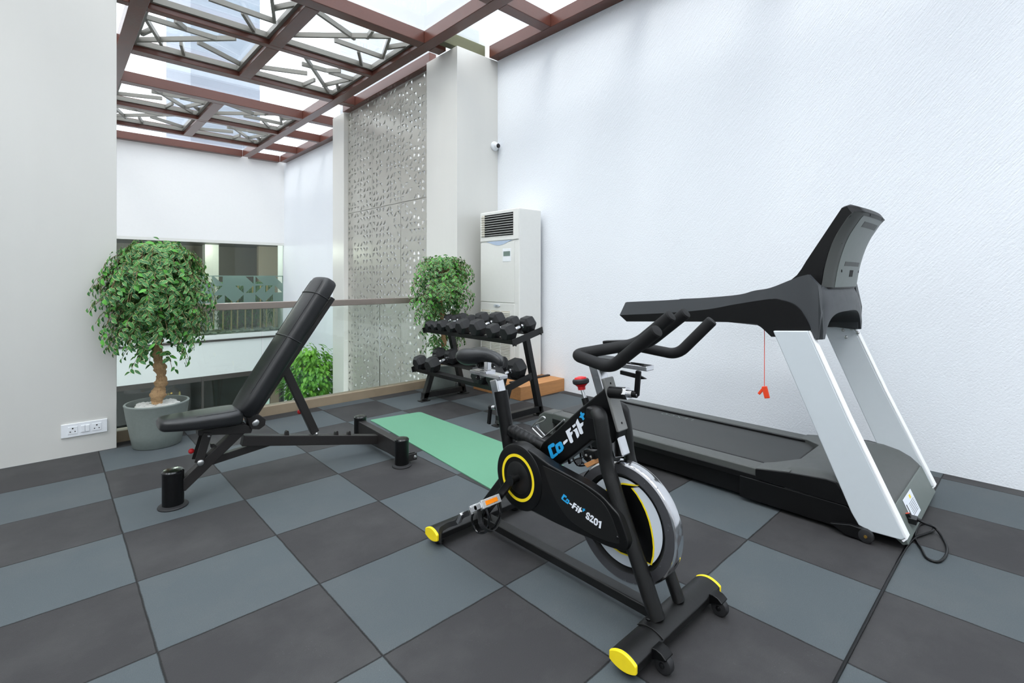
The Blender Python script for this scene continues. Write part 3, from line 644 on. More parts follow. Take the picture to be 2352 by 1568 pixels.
# ---- bush rising from the lower floor
t = thing('leafy_shrub', 'bright green leafy shrub growing beyond the glass beside the far column', 'shrub', (3.30, 8.5, -3.3))
b = B(); r = random.Random(9)
for k in range(5): tube(b, [(3.30+.03*k-.06, 8.5, -3.3), (3.30+.12*math.cos(k*1.3), 8.5+.1*math.sin(k*1.3), -1.6), (3.3+.3*math.cos(k*1.3), 8.5+.25*math.sin(k*1.3), -.3)], .016, 8)
finish('stems', b, M['bark'], t)
bm, uv, rl = leafbm()
for k in range(2600):
    a = r.random()*6.28; ph = math.acos(1-2*r.random()); q = .50*(r.random()**.33)
    q *= 1+.16*math.sin(a*3+ph*4)
    c = Vector((3.24+q*.92*math.sin(ph)*math.cos(a), 8.5+q*math.sin(ph)*math.sin(a), -.55+q*1.12*math.cos(ph)))
    d = Vector((math.cos(a)*math.sin(ph), math.sin(a)*math.sin(ph), .1-.7*r.random())); leaf(bm, uv, rl, c, d+Vector((r.random()-.5, r.random()-.5, 0))*.8, Vector((0, 0, 1)), .085+.03*r.random(), .05, r, .3, (r.random()*.6+.4*max(0, min(1, (c.z+.9)/1.)), r.random()*.9, 0))
finish_leaves('foliage', bm, M['leaf_green'], t)

# ================================================================ POTTED TREES
def potted_tree(loc, label, H0, H1, R, pot_r, pot_h, nleaf, seed, dome, twist):
    r = random.Random(seed); X0, Y0 = loc
    t = thing('potted_tree', label, 'plant', (X0, Y0, 0), 'potted variegated trees')
    b = B(); pr, ph = pot_r, pot_h
    lathe(b, (X0, Y0, 0), [(pr*.70, 0), (pr*.74, .006), (pr*.82, ph*.3), (pr*.93, ph*.7), (pr*.985, ph*.96), (pr, ph*.985), (pr*.985, ph), (pr*.925, ph), (pr*.91, ph*.96), (pr*.86, ph*.80)], seg=56, caps=False)
    finish('pot', b, M['pot'], t, sharp=60)
    b = B(); lathe(b, (X0, Y0, ph*.84), [(.001, 0), (pr*.87, .0)], seg=40, caps=False); finish('soil', b, M['soil'], t)
    b = B(); pebbles(b, 130, lambda q: X0+(q.random()-.5)*pr*1.2, lambda q: Y0+(q.random()-.5)*pr*1.2, ph*.89, r, .019); finish('pebbles', b, M['pebble'], t)
    # knobbly trunk
    top = H0+(H1-H0)*.72; n = 150; pts = []; rad = []
    for k in range(n):
        f = k/(n-1); z = ph*.76+(top-ph*.76)*f
        pts.append(Vector((X0+twist*(.016*math.sin(f*6.)-.008*math.sin(f*19)), Y0+.012*math.sin(f*9+1), z)))
        rr = .032*(1-.35*f)+.003*math.sin(f*61)+.003*math.sin(f*23)
        rr += (.016*math.exp(-((f-.13)/.035)**2)+.013*math.exp(-((f-.205)/.03)**2))*(1 if twist > .5 else .3)+.006*math.exp(-((f-.33)/.04)**2)
        rad.append(rr*(1 if twist > .5 else .85))
    b = B(); tube(b, pts, lambda q: rad[min(n-1, int(q*(n-1)+.5))], 30)
    for v in b.verts:
        q = v.co*95; v.co += Vector((math.sin(q.y+q.z*1.7)+.5*math.sin(q.z*3.1+q.x), math.sin(q.x*1.3+q.z)+.5*math.sin(q.z*2.7), 0))*.0032
    finish('trunk', b, M['bark'], t, sharp=180)
    tw = B(); bm, uv, rl = leafbm()
    cz = H1-(H1-H0)*.34
    made = 0
    while made < nleaf:
        # a drooping twig from the trunk outwards
        f = r.random(); a = r.random()*6.283
        zf = H0+(H1-H0)*(.0+.97*f**.50)
        reach = dome(min(1, max(0, (zf-H0)/(H1-H0))))*R*(.7+.36*r.random())
        p0 = Vector((X0, Y0, min(zf-.02+.10*r.random(), top)))
        p3 = CLIP(Vector((X0+math.cos(a)*reach, Y0+math.sin(a)*reach*.92, zf)))
        ctrl = (p0+p3)/2+Vector((0, 0, .10+.06*r.random()+(.10 if f > .7 else 0)))
        pts_ = [p0*(1-s)**2+ctrl*2*s*(1-s)+p3*s*s for s in (k/7 for k in range(8))]
        droop = .015+.04*r.random(); pts_.append(pts_[-1]+(pts_[-1]-pts_[-2]).normalized()*.03+Vector((0, 0, -droop)))
        tube(tw, pts_, .0015, 5)
        m_ = 15
        for k in range(m_):
            s = .34+.66*(k+.5)/m_; i = min(len(pts_)-2, int(s*(len(pts_)-1))); q = s*(len(pts_)-1)-i
            p = pts_[i].lerp(pts_[i+1], q); dr = (pts_[i+1]-pts_[i]).normalized()
            sd = dr.cross(Vector((0, 0, 1))).normalized()*(1 if k % 2 else -1)
            d = dr*.55+sd*(.7+.4*r.random())+Vector((0, 0, .25-.95*r.random()))
            p = CLIP(p+Vector(((r.random()-.5)*.04, (r.random()-.5)*.04, (r.random()-.5)*.04)))
            leaf(bm, uv, rl, p, d, Vector((math.cos(a)*1.1, math.sin(a)*1.1, .9)), LS*(.75+.5*r.random()), LS*.56*(.8+.4*r.random()), r, .3); made += 1
    finish('twigs', tw, M['twig'], t)
    finish_leaves('foliage', bm, M['leaf_varieg'], t)
    # a few fallen leaves on the pebbles
    bm, uv, rl = leafbm()
    for k in range(14):
        a = r.random()*6.28; q = pr*.6*r.random()**.5; leaf(bm, uv, rl, Vector((X0+q*math.cos(a), Y0+q*math.sin(a), ph*.80+.03)), Vector((math.cos(a*3), math.sin(a*3), .1)), Vector((0, 0, 1)), LS, LS*.5, r, .1)
    finish_leaves('fallen_leaves', bm, M['leaf_varieg'], t)
    return t
def CLIP(p): return p
def dome1(h):
    if h > .55: return max(.12, math.sqrt(max(0, 1-((h-.55)/.47)**2)))*1.0
    if h > .32: return 1.0-.18*(.55-h)/.23
    return .52+.30*(h/.32)
LS = .043
def CLIP(p): return Vector((p.x, min(p.y, 4.30 if p.x < .41 else 4.47), p.z))
potted_tree((.565, 4.27), 'large potted variegated ficus in a grey pot beside the left pier', .53, 1.41, .345, .192, .30, 5600, 21, dome1, 1)
LS = .042
def CLIP(p):
    return Vector((p.x, max(min(p.y, 4.38 if p.x > 3.25 else 4.46), 4.24 if p.z < .86 else 0), p.z))
potted_tree((3.04, 4.33), 'smaller potted variegated ficus standing behind the dumbbell rack', .33, 1.40, .36, .17, .27, 3600, 22, lambda h: (.95 if h > .5 else .55+.8*h)*(1 if h < .75 else math.sqrt(max(.02, 1-((h-.75)/.27)**2))), .4)

# ================================================================ SOCKET PLATE, CAMERA, PLINTH, AIR CONDITIONER
t = thing('socket_plate', 'white wall plate with two three-pin sockets and rocker switches on the pier', 'socket', (.18, 4.37, .17))
b = B(); bx(b, .063, .297, 4.360, 4.37, .125, .212); finish('plate', b, M['white_plastic'], t, bev=.002)
for xc in (.120, .242):
    b = B(); bx(b, xc-.024, xc+.024, 4.3575, 4.362, .145, .193); s_ = finish('socket', b, M['white_plastic'], t, bev=.001)
    b = B(); lathe(b, (xc, 4.3578, .181), [(.0045, 0), (.0045, -.001)], axis=(0, 1, 0), seg=12)
    for q in (-1, 1): lathe(b, (xc+q*.012, 4.3578, .160), [(.0035, 0), (.0035, -.001)], axis=(0, 1, 0), seg=12)
    finish('pin_holes', b, M['dark_hole'], s_)
for xc in (.171, .194):
    b = B(); bx(b, xc-.010, xc+.010, 4.354, 4.361, .148, .192); finish('rocker_switch', b, M['white_plastic'], t, bev=.002)

t = thing('security_camera', 'small white dome security camera on the corner column', 'camera', (3.86, 4.45, 2.72))
b = B(); lathe(b, (3.862, 4.451, 2.725), [(.052, 0), (.056, -.012), (.05, -.03), (.04, -.036)], axis=(0, 1, 0)); finish('base', b, M['white_plastic'], t)
b = B(); bmesh.ops.create_uvsphere(b, u_segments=24, v_segments=14, radius=.038, matrix=Matrix.Translation((3.862, 4.412, 2.722))); e_ = finish('eyeball', b, M['white_plastic'], t)
b = B(); lathe(b, (3.866, 4.388, 2.72), [(.026, 0), (.027, -.012), (.02, -.02), (.008, -.021)], axis=(-.15, 1, 0)); finish('lens', b, M['black_gloss'], e_)

t = thing('wooden_plinth', 'low pine plinth supporting the air conditioner against the white wall', 'plinth', (3.6, 3.76, 0))
for i, (y0, y1) in enumerate(((3.40, 3.62), (3.90, 4.12))):
    b = B(); bx(b, 3.285, 3.915, y0, y1, 0, .13); finish('timber_block', b, M['wood'], t, bev=.004)
b = B(); bx(b, 3.285, 3.915, 3.622, 3.898, .0, .128); finish('timber_block', b, M['wood'], t, bev=.004)
b = B(); bx(b, 3.34, 3.90, 3.585, 3.62, .13, .145); finish('rubber_strip', b, M['black_rubber'], t, bev=.002)

AX0, AX1, AY0, AY1, AZ0, AZ1 = 3.537, 3.86, 3.679, 4.304, .13, 1.893
t = thing('air_conditioner', 'tall white floor-standing air conditioner with a black louvred outlet', 'air conditioner', (3.7, 4.0, .13))
b = B(); bx(b, AX0, AX1, AY0, AY1, AZ0, AZ1); finish('cabinet', b, M['cream_metal'], t, bev=.012)
b = B(); bx(b, AX0-.010, AX0+.001, AY0+.006, AY1-.006, 1.57, AZ1-.008); gt = finish('outlet_surround', b, M['cream_metal'], t, bev=.004)
b = B(); bx(b, AX0-.0115, AX0-.0095, 3.762, 4.272, 1.618, 1.856); finish('outlet_opening', b, M['dark_hole'], t, smooth=False)
b = B()
for k in range(9): z = 1.632+k*.0255; bar(b, (AX0-.016, 3.762, z), (AX0-.016, 4.272, z), .012, .004)
finish('louvre_slats', b, M['cream_metal'], t, smooth=False)
b = B(); bx(b, AX0-.014, AX0-.006, 4.22, 4.272, 1.618, 1.856); finish('outlet_side', b, M['ac_shadow'], t, smooth=False)
b = B(); prism(b, [(AY0+.1+.42*k/16, 1.564-.046*math.sin(math.pi*k/16)**1.4) for k in range(17)], AX0-.0088, AX0+.001, 'x'); finish('blue_swoosh', b, M['ac_blue'], t, smooth=False)
b = B(); bx(b, AX0-.008, AX0, 3.80, 3.93, 1.34, 1.478); dp = finish('display', b, M['white_plastic'], t, bev=.003)
b = B(); bx(b, AX0-.010, AX0-.007, 3.812, 3.915, 1.40, 1.45); finish('display_screen', b, M['lcd'], dp, smooth=False)
b = B(); bx(b, AX0-.006, AX0, AY0+.07, AY1-.008, .91, 1.55); finish('front_panel', b, M['cream_metal'], t, bev=.003)
b = B(); bx(b, AX0-.006, AX0, AY0+.07, AY1-.008, .15, .90); lp = finish('lower_panel', b, M['cream_metal'], t, bev=.003)
b = B(); bx(b, AX0-.0075, AX0-.0055, 3.80, 4.28, .18, .82); finish('intake_recess', b, M['ac_shadow'], lp, smooth=False)
b = B()
for k in range(38): z = .19+k*.0165; bar(b, (AX0-.011, 3.80, z), (AX0-.011, 4.28, z), .007, .007)
for y in (3.80, 3.96, 4.12, 4.28): bar(b, (AX0-.012, y, .18), (AX0-.012, y, .82), .008, .010)
finish('intake_grille', b, M['cream_metal'], lp, smooth=False)
b = B(); lathe(b, (AX0-.010, 4.02, .872), [(.05, -.003), (.05, .003)], axis=(1, 0, 0), seg=32)
for v in b.verts: v.co.z = .872+(v.co.z-.872)*.28
bd = finish('badge', b, M['silver_panel'], t)
b = B(); add_text(b, 'Line', .022, Matrix(((0, 0, -1, AX0-.0142), (-1, -.3, 0, 4.02), (0, 1, 0, .871), (0, 0, 0, 1))), .0004)
finish('lettering', b, M['tm_slate'], bd, smooth=False)

# ================================================================ YOGA MAT
b = B(); pts = fillet([(1.93, 3.70), (1.926, 3.779), (2.15, 3.745), (2.368, 3.709), (2.36, 2.9), (2.345, 2.03), (2.06, 2.02), (1.784, 2.037), (1.86, 2.9), (1.93, 3.70)], .03, 4)[:-1]
prism(b, [(p.x, p.y) for p in [Vector((*q[:2], 0)) for q in pts]], .0005, .0065, 'z')
o = finish('yoga_mat', b, M['mat_green'], smooth=False); tag(o, 'thin green yoga mat laid on the rubber floor behind the exercise bike', 'yoga mat')

# ================================================================ DUMBBELL RACK
RY0, RY1 = 2.89, 4.18
t = thing('dumbbell_rack', 'black steel two-shelf dumbbell rack standing in front of the air conditioner', 'rack', (2.83, 3.5, 0))
for y in (2.955, 4.03):
    b = B(); bar(b, (2.60, y, .055), (3.08, y, .055), .05, .05); finish('foot_bar', b, M['rack_steel'], t, bev=.003)
    b = B(); bar(b, (2.615, y, .012), (2.712, y, .285), .05, .05, (1, 0, 0)); finish('leg', b, M['rack_steel'], t, bev=.003)
    b = B(); bar(b, (3.085, y, .012), (2.91, y, .69), .05, .05, (1, 0, 0)); finish('leg', b, M['rack_steel'], t, bev=.003)
    for x in (2.615, 3.085): b = B(); bx(b, x-.05, x+.05, y-.035, y+.035, 0, .008); finish('foot_plate', b, M['rack_steel'], t, bev=.002)
def tray(zf, x0, x1, xa, xb, nm):
    b = B()
    for a in (xa, xb):   # two angle rails, tipped towards the front
        bar(b, (a, RY0, zf(a)-.006), (a, RY1, zf(a)-.006), .075, .006, (-.23, 0, 1))
        e = a-.037 if a == xa else a+.037
        bar(b, (e, RY0, zf(e)-.004), (e, RY1, zf(e)-.004), .006, .035, (-.23, 0, 1))
    finish(nm, b, M['rack_steel'], t, bev=.001, seg=1)
    for y in (RY0, RY1):
        b = B(); bar(b, (x0, y, zf(x0)-.002), (x1, y, zf(x1)-.002), .006, .055); o = finish('end_plate', b, M['rack_steel'], t, bev=.001)
        for x in (x0+.03, x1-.03): b = B(); cyl(b, (x, y-.01, zf(x)-.035), (x, y-.01, zf(x)-.02), .006, 8); finish('screw', b, M['rack_steel'], o)
zu = lambda x: .662+.235*(x-2.74)
zl = lambda x: .292+.235*(x-2.61)
tray(zu, 2.70, 3.05, 2.755, 2.96, 'shelf_rails'); tray(zl, 2.575, 2.92, 2.63, 2.84, 'shelf_rails')
def dumbbell(x0, y, zf, r, label, sp=.222):
    x1 = x0+sp
    ln = .052+.86*r; c0 = Vector((x0, y, zf(x0)+r*.866+.002)); c1 = Vector((x1, y, zf(x1)+r*.866+.002)); ax = (c1-c0).normalized()
    t = thing('dumbbell', label, 'dumbbell', tuple((c0+c1)/2), 'hex dumbbells on the rack')
    for c, sg in ((c0, -1), (c1, 1)):
        a = ax*sg; s_, u = frame(ax, Vector((0, 0, 1)))
        secs = []
        for d, k in ((-.5, .62), (-.34, 1.), (.30, 1.), (.5, .70)):
            secs.append([c+a*ln*d+(s_*math.cos(p)+u*math.sin(p))*r*k for p in (math.pi/3*i for i in range(6))])
        b = B(); loft(b, secs); hd = finish('head', b, M['hex_rubber'], t, bev=.003, seg=2)
    b = B(); L = (c1-c0).length-ln; m_ = (c0+c1)/2; hr = .0145
    lathe(b, m_, [(hr*1.25, -L/2), (hr*1.25, -L/2+.006), (hr*.85, -L/2+.010), (hr*.85, -L/2+.016), (hr, -L/2+.02), (hr*1.16, 0), (hr, L/2-.02), (hr*.85, L/2-.016), (hr*.85, L/2-.010), (hr*1.25, L/2-.006), (hr*1.25, L/2)], axis=ax, seg=20)
    finish('handle', b, M['chrome'], t)
    return t
ups = [(4.12, .047), (4.02, .047), (3.895, .060), (3.757, .055), (3.585, .075), (3.378, .081), (3.17, .067), (2.987, .072)]
names = ['leftmost small', 'second from left, small', 'third from left', 'fourth from left', 'fifth from left, large', 'sixth from left, largest', 'seventh from left', 'rightmost, next to the end plate']
for (y, r_), nm in zip(ups, names): dumbbell(2.745, y, zu, r_, 'black hex dumbbell on the upper shelf, '+nm)
for y, r_, nm in ((4.10, .072, 'leftmost'), (3.89, .077, 'second from left'), (3.19, .082, 'second from right, behind the bike saddle'), (2.99, .086, 'rightmost and largest')):
    dumbbell(2.62, y, zl, r_, 'black hex dumbbell on the lower shelf, '+nm)

# ================================================================ WEIGHT BENCH
t = thing('weight_bench', 'black adjustable weight bench with raised padded backrest', 'bench', (1.0, 3.05, 0)); YB_ = 3.05
P = BK['bench_pts']
def v2(p, y=YB_): return (p[0], y, p[1])
def post(x, y, h, r_, nm):
    b = B(); lathe(b, (x, y, 0), [(r_, .012), (r_, h-.012)], seg=36); o = finish('post', b, M['black_satin'], t)
    b = B(); lathe(b, (x, y, h-.012), [(r_*1.03, 0), (r_*1.03, .008), (r_*.9, .014), (.004, .018)], seg=36); finish('cap', b, M['black_gloss'], o)
    b = B(); lathe(b, (x, y, 0), [(r_*1.38, 0), (r_*1.42, .005), (r_*1.36, .010), (r_*1.02, .014)], seg=36); finish('foot_pad', b, M['black_rubber'], o)
post(.47, YB_, .185, .048, 'front'); post(1.613, 2.735, .17, .043, 'rear'); post(1.652, 3.38, .17, .043, 'rear')
b = B(); bar(b, (1.614, 2.74, .095), (1.65, 3.375, .095), .05, .10); finish('cross_bar', b, M['bench_steel'], t, bev=.004)
b = B(); bar(b, (1.632, 2.93, .04), (1.632, 3.17, .04), .04, .012); finish('cross_bar_gusset', b, M['bench_steel'], t, bev=.003)
b = B(); bar(b, (.79, YB_, .268), (1.61, YB_, .093), .05, .058); finish('main_beam', b, M['bench_steel'], t, bev=.004)
b = B(); bar(b, (.50, YB_, .090), (.81, YB_, .355), .05, .055); finish('front_beam', b, M['bench_steel'], t, bev=.004)
b = B(); bar(b, (.66, 3.065, .20), (.95, 3.065, .225), .04, .03); 
b = B(); bar(b, (.645, 3.07, .185), (.955, 3.07, .222), .036, .040); finish('brace', b, M['bench_steel'], t, bev=.003)
b = B(); prism(b, [(.575, .372), (.80, .36), (.84, .335), (.83, .305), (.74, .318), (.575, .345)], YB_-.03, YB_+.03, 'y'); finish('seat_bracket', b, M['bench_steel'], t, bev=.003)
for sy in (-.034, .034):
    b = B(); bar(b, (.618, YB_+sy, .352), (.577, YB_+sy, .205), .006, .042); finish('seat_strut', b, M['bench_steel'], t, bev=.002)
b = B(); prism(b, [(.80, .405), (.86, .41), (.905, .37), (.90, .335), (.87, .318), (.825, .33)], YB_-.04, YB_+.04, 'y'); finish('hinge_bracket', b, M['bench_steel'], t, bev=.006)
b = B(); bar(b, (.842, YB_, .385), (1.302, YB_, 1.045), .05, .028, (-.8, 0, .55)); finish('back_frame', b, M['bench_steel'], t, bev=.004)
b = B(); bar(b, (1.020, YB_, .635), (1.196, YB_, .225), .036, .046, (1, 0, .4)); st = finish('support_strut', b, M['bench_steel'], t, bev=.004)
b = B(); bar(b, (1.02, YB_, .60), (1.075, YB_, .52), .03, .02); finish('strut_gusset', b, M['bench_steel'], st, bev=.002)
for x in (1.035, 1.335, 1.418):
    z = .268-(x-.79)*.2134+.028
    b = B(); prism(b, [(x-.018, z), (x-.014, z+.022), (x-.004, z+.030), (x+.004, z+.024), (x+.006, z)], YB_-.012, YB_+.012, 'y'); finish('notch', b, M['bench_steel'], t, bev=.002)
for x, z in ((.66, .262), (.615, .225)):
    b = B(); prism(b, [(x-.022, z), (x-.024, z+.022), (x-.008, z+.020), (x+.008, z)], YB_-.012, YB_+.012, 'y'); finish('notch', b, M['bench_steel'], t, bev=.002)
def bolt(x, z, y=YB_-.045, r_=.016):
    b = B(); lathe(b, (x, y+.008, z), [(r_, 0), (r_, -.004), (r_*.8, -.009), (r_*.35, -.012), (.001, -.012)], axis=(0, 1, 0), seg=20); finish('bolt', b, M['steel'], t)
bolt(.848, .362, YB_-.052, .019); bolt(.584, .205, YB_-.045, .017); bolt(.622, .337, YB_-.045, .008); bolt(1.196, .222, YB_-.03, .009)
for x, z in ((1.115, .36), (.555, .255)):
    b = B(); bmesh.ops.create_uvsphere(b, u_segments=16, v_segments=10, radius=.014, matrix=Matrix.Translation((x, YB_+.03, z))); finish('adjustment_knob', b, M['red_plastic'], t)
b = B()
for sy in (-.012, .012): bx(b, 1.64, 1.715, 2.737+sy-.004, 2.737+sy+.004, .018, .062)
o = finish('wheel_bracket', b, M['bench_steel'], t, bev=.003); bolt(1.70, .038, 2.718, .012)
def pad(nm, p0, p1, nrm, w0, w1, th_, m, seams=(), yc=YB_, endr=.07, th_b=None):
    th = th_
    p0, p1 = Vector(p0), Vector(p1); L = (p1-p0).length; d = (p1-p0)/L; n_ = Vector(nrm).normalized(); n_ = (n_-d*n_.dot(d)).normalized(); y = Vector((0, 1, 0))
    secs = []
    N_ = 34
    for k in range(N_+1):
        s = .5-.5*math.cos(math.pi*k/N_) if N_ else 0; x = s*L
        e0 = min(1, x/endr); e1 = min(1, (L-x)/endr)
        wf = min(math.sqrt(max(0, 1-(1-e0)**2))*.5+.5, math.sqrt(max(0, 1-(1-e1)**2))*.3+.7)
        te = min(1, x/.022, (L-x)/.022); tf = .35+.65*math.sqrt(max(0, 1-(1-te)**2)); 
        if te < 1: wf *= .93+.07*tf
        w_ = (w0+(w1-w0)*s)*wf; c = p0+d*x; th = th_ if th_b is None else th_+(th_b-th_)*s
        ring = []
        for i in range(32):
            a = 2*math.pi*i/32; ca, sa = math.cos(a), math.sin(a); e = 5.0
            rr = (abs(ca)**e+abs(sa)**e)**(-1/e)
            h_ = sa*rr; q = ca*rr
            crown = (1-q*q)*.006 if h_ > 0 else 0
            ring.append(c+y*q*w_/2+n_*(h_*th/2*tf+crown))
        secs.append(ring)
    b = B(); loft(b, secs); o = finish(nm, b, m, t, sharp=60)
    for s in seams:
        c = p0+d*s*L; w_ = (w0+(w1-w0)*s)/2+.001; h_ = th/2+.002
        pts = []
        for i in range(40):
            a = 2*math.pi*i/40; ca, sa = math.cos(a), math.sin(a); e = 5.; rr = (abs(ca)**e+abs(sa)**e)**(-1/e)
            pts.append(c+y*ca*rr*w_+n_*(sa*rr*h_+(.006*(1-(ca*rr)**2) if sa > 0 else 0)))
        b = B(); tube(b, pts, .0035, 6, closed=True); finish('piping', b, M['leather'], o)
    # stitched edge running along both long sides
    for sg in (-1, 1):
        a = math.radians(52); e = 5.; rr = (math.cos(a)**e+math.sin(a)**e)**(-1/e); pts = []
        for k in range(27):
            s = (endr/L)+(.96-endr/L)*k/26 if k < 26 else .96
            if s*L > L-.03: s = 1-.03/L
            th = th_ if th_b is None else th_+(th_b-th_)*s; e1 = min(1, (L-s*L)/endr); wf = math.sqrt(max(0, 1-(1-e1)**2))*.3+.7
            q = math.cos(a)*rr; pts.append(p0+d*s*L+y*sg*q*(w0+(w1-w0)*s)*wf/2+n_*(math.sin(a)*rr*th/2+(1-q*q)*.006))
        b = B(); tube(b, pts, .0018, 6); finish('seam', b, M['leather_seam'], o)
    return o
pad('seat', (.405, YB_, .430), (.775, YB_, .414), (0, 0, 1), .21, .25, .054, M['leather'], (), endr=.15, th_b=.082)
pad('backrest', (.783, YB_, .412), (1.264, YB_, 1.158), (-.84, 0, .54), .235, .25, .092, M['leather'], (.535, .865), endr=.12)

# ================================================================ EXERCISE BIKE
XC_ = 1.49
t = thing('exercise_bike', 'black and yellow spin exercise bike with white flywheel and chrome posts', 'exercise bike', (XC_, 1.34, 0))
def yz(p, x=XC_): return (x, p[0], p[1])
for nm, y0, y1 in (('front_stabilizer', .797, .888), ('rear_stabilizer', 1.787, 1.878)):
    b = B(); yc, hw = (y0+y1)/2, (y1-y0)/2
    prof = [(yc+hw*q/6, .060+.016*(1-(q/6)**2)) for q in range(6, -7, -1)]+[(yc+hw*q/6, .036-.012*(1-(q/6)**2)) for q in range(-6, 7)]
    prism(b, prof, 1.236, 1.764, 'x'); o = finish(nm, b, M['black_powder'], t, bev=.003)
    for x0, x1 in ((1.224, 1.237), (1.763, 1.776)):
        b = B(); prism(b, [(yc+(p[0]-yc)*1.02, .048+(p[1]-.048)*1.05) for p in prof], x0, x1, 'x'); finish('end_cap', b, M['yellow'], o, bev=.004)
    for x in (1.27, 1.73): b = B(); lathe(b, (x, yc, 0), [(.02, 0), (.022, .006), (.012, .010), (.010, .03)], seg=16); finish('levelling_foot', b, M['black_rubber'], o)
b = B(); prism(b, [(.795, .064)]+[(.8425+.0465*q/6, .0785+.0015-.014*(q/6)**2) for q in range(-6, 7)]+[(.890, .064)], 1.375, 1.60, 'x'); o = finish('mount_plate', b, M['black_powder'], t, bev=.002)
b = B(); lathe(b, (1.405, .865, .079), [(.010, 0), (.010, .005), (.005, .008)], seg=12); finish('bolt', b, M['black_satin'], o)
b = B(); bar(b, (XC_, .885, .052), (XC_, 1.79, .052), .052, .036); finish('base_tube', b, M['black_powder'], t, bev=.006)
# casters
for x in (1.335, 1.705):
    b = B(); prism(b, [(.80, .070), (.785, .072), (.768, .068), (.752, .056), (.756, .050), (.78, .044), (.80, .034)], x-.022, x+.022, 'x'); o = finish('caster_bracket', b, M['black_satin'], t, bev=.003)
    b = B(); lathe(b, (x+.0, .770, .030), [(.018, -.014), (.026, -.012), (.029, -.006), (.029, .006), (.026, .012), (.018, .014)], axis=(1, 0, 0), seg=32); w_ = finish('caster_wheel', b, M['black_rubber'], o)
    b = B(); lathe(b, (x-.013, .770, .030), [(.009, 0), (.008, .004), (.004, .006)], axis=(-1, 0, 0), seg=12); finish('hub', b, M['black_gloss'], w_)
# fork legs, oval tube
def leg(x, pts): 
    b = B(); tube(b, fillet([(x+dx, y, z) for dx, y, z in pts], .12, 8), .027, 20, sc=(.75, 1.0), up=(1, 0, 0)); finish('fork_leg', b, M['black_powder'], t)
leg(1.425, [(0.02, 1.100, .690), (-.006, 1.068, .690), (-.006, 1.050, .60), (0, 1.045, .52), (0, .846, .078)])
leg(1.562, [(-.02, 1.100, .690), (.0, 1.068, .690), (.0, 1.050, .60), (0, 1.045, .52), (0, .846, .078)])
# main frame panel with rounded edges
b = B(); prism(b, BK['panel'], 1.4625, 1.5175, 'x'); pn = finish('frame_panel', b, M['black_satin'], t, bev=.010, seg=4)
b = B(); tube(b, [(XC_, 1.602, .500), (XC_, 1.40, .474)], .027, 20)
for k in range(6): lathe(b, (XC_, 1.58-.026*k, .4975-.0034*k), [(.0275, -.010), (.0295, 0), (.0275, .010)], axis=(0, 1, .13), seg=20)
finish('frame_tube', b, M['black_satin'], t)
b = B(); bar(b, (XC_, 1.602, .40), (XC_, 1.60, .28), .05, .06, (0, 1, 0)); finish('bottom_bracket', b, M['black_satin'], t, bev=.006)
b = B(); bar(b, (XC_, 1.585, .33), (XC_, 1.80, .075), .05, .05); finish('rear_stay', b, M['black_powder'], t, bev=.006)
b = B(); bar(b, (XC_, 1.42, .40), (XC_, 1.62, .37), .045, .10); finish('crank_mount', b, M['black_powder'], t, bev=.006)
# head sleeve and chrome handlebar post
hd = Vector((0, 1.020-1.085, .629-.809)).normalized(); off = Vector((0, .026, -.009))
b = B(); bar(b, Vector((XC_, 1.085, .809))+off*.12, Vector((XC_, 1.020, .629))+off*.12, .0575, .014, (0, 1, 0)); sv = finish('head_sleeve', b, M['sleeve_sheen'], t, bev=.005)
for f in (.12, .86):
    b = B(); p = Vector((XC_, 1.085, .809)).lerp(Vector((XC_, 1.020, .629)), f)+Vector((0, -.0035, .0013)); lathe(b, p, [(.004, 0), (.004, .001), (.002, .0015)], axis=(0, -.94, .34), seg=12); finish('screw', b, M['black_satin'], sv)
b = B(); bar(b, Vector((XC_, 1.114, .865))+off, Vector((XC_, .997, .548))+off, .047, .042, (0, 1, 0)); finish('handlebar_post', b, M['chrome'], t, bev=.006)
b = B(); bar(b, (XC_, 1.150, .70), (XC_, 1.062, .50), .05, .05, (0, 1, 0)); finish('fork_crown', b, M['black_powder'], t, bev=.008)
b = B(); bar(b, (1.42, 1.108, .685), (1.568, 1.108, .685), .05, .04); finish('fork_crown', b, M['black_powder'], t, bev=.008)
# handlebar slider and accessories
b = B(); bx(b, XC_-.024, XC_+.024, .911, 1.155, .8560, .8725); hs = finish('handlebar_slider', b, M['chrome'], t, bev=.003)
b = B(); bx(b, XC_-.034, XC_+.034, 1.03, 1.16, .873, .882); finish('slider_cover', b, M['black_satin'], hs, bev=.004)
b = B(); bar(b, (XC_, 1.10, .935), (XC_, .93, .955), .03, .012); bar(b, (XC_, 1.02, .878), (XC_, 1.0, .945), .05, .03); finish('handlebar_bracket', b, M['black_satin'], hs, bev=.004)
b = B(); prism(b, [(1.03, .842), (.955, .836), (.925, .826), (.95, .822), (1.03, .828)], XC_-.006, XC_+.006, 'x'); finish('slider_lever', b, M['black_satin'], hs, bev=.002)
b = B(); cyl(b, (XC_-.02, 1.06, .762), (XC_-.02, .998, .768), .021, 24); cl = finish('clamp_boss', b, M['black_satin'], t)
b = B(); cyl(b, (XC_-.02, 1.0, .768), (XC_-.02, .985, .7695), .022, 6); cyl(b, (XC_-.02, .985, .7695), (XC_-.02, .966, .771), .014, 20); finish('clamp_nut', b, M['chrome'], cl)
b = B(); cyl(b, (XC_-.02, .968, .771), (XC_-.02, .95, .772), .012, 16); bar(b, (XC_-.02, .952, .768), (XC_-.025, .941, .855), .012, .018, (0, 1, 0)); lv = finish('clamp_lever', b, M['black_satin'], cl, bev=.003)
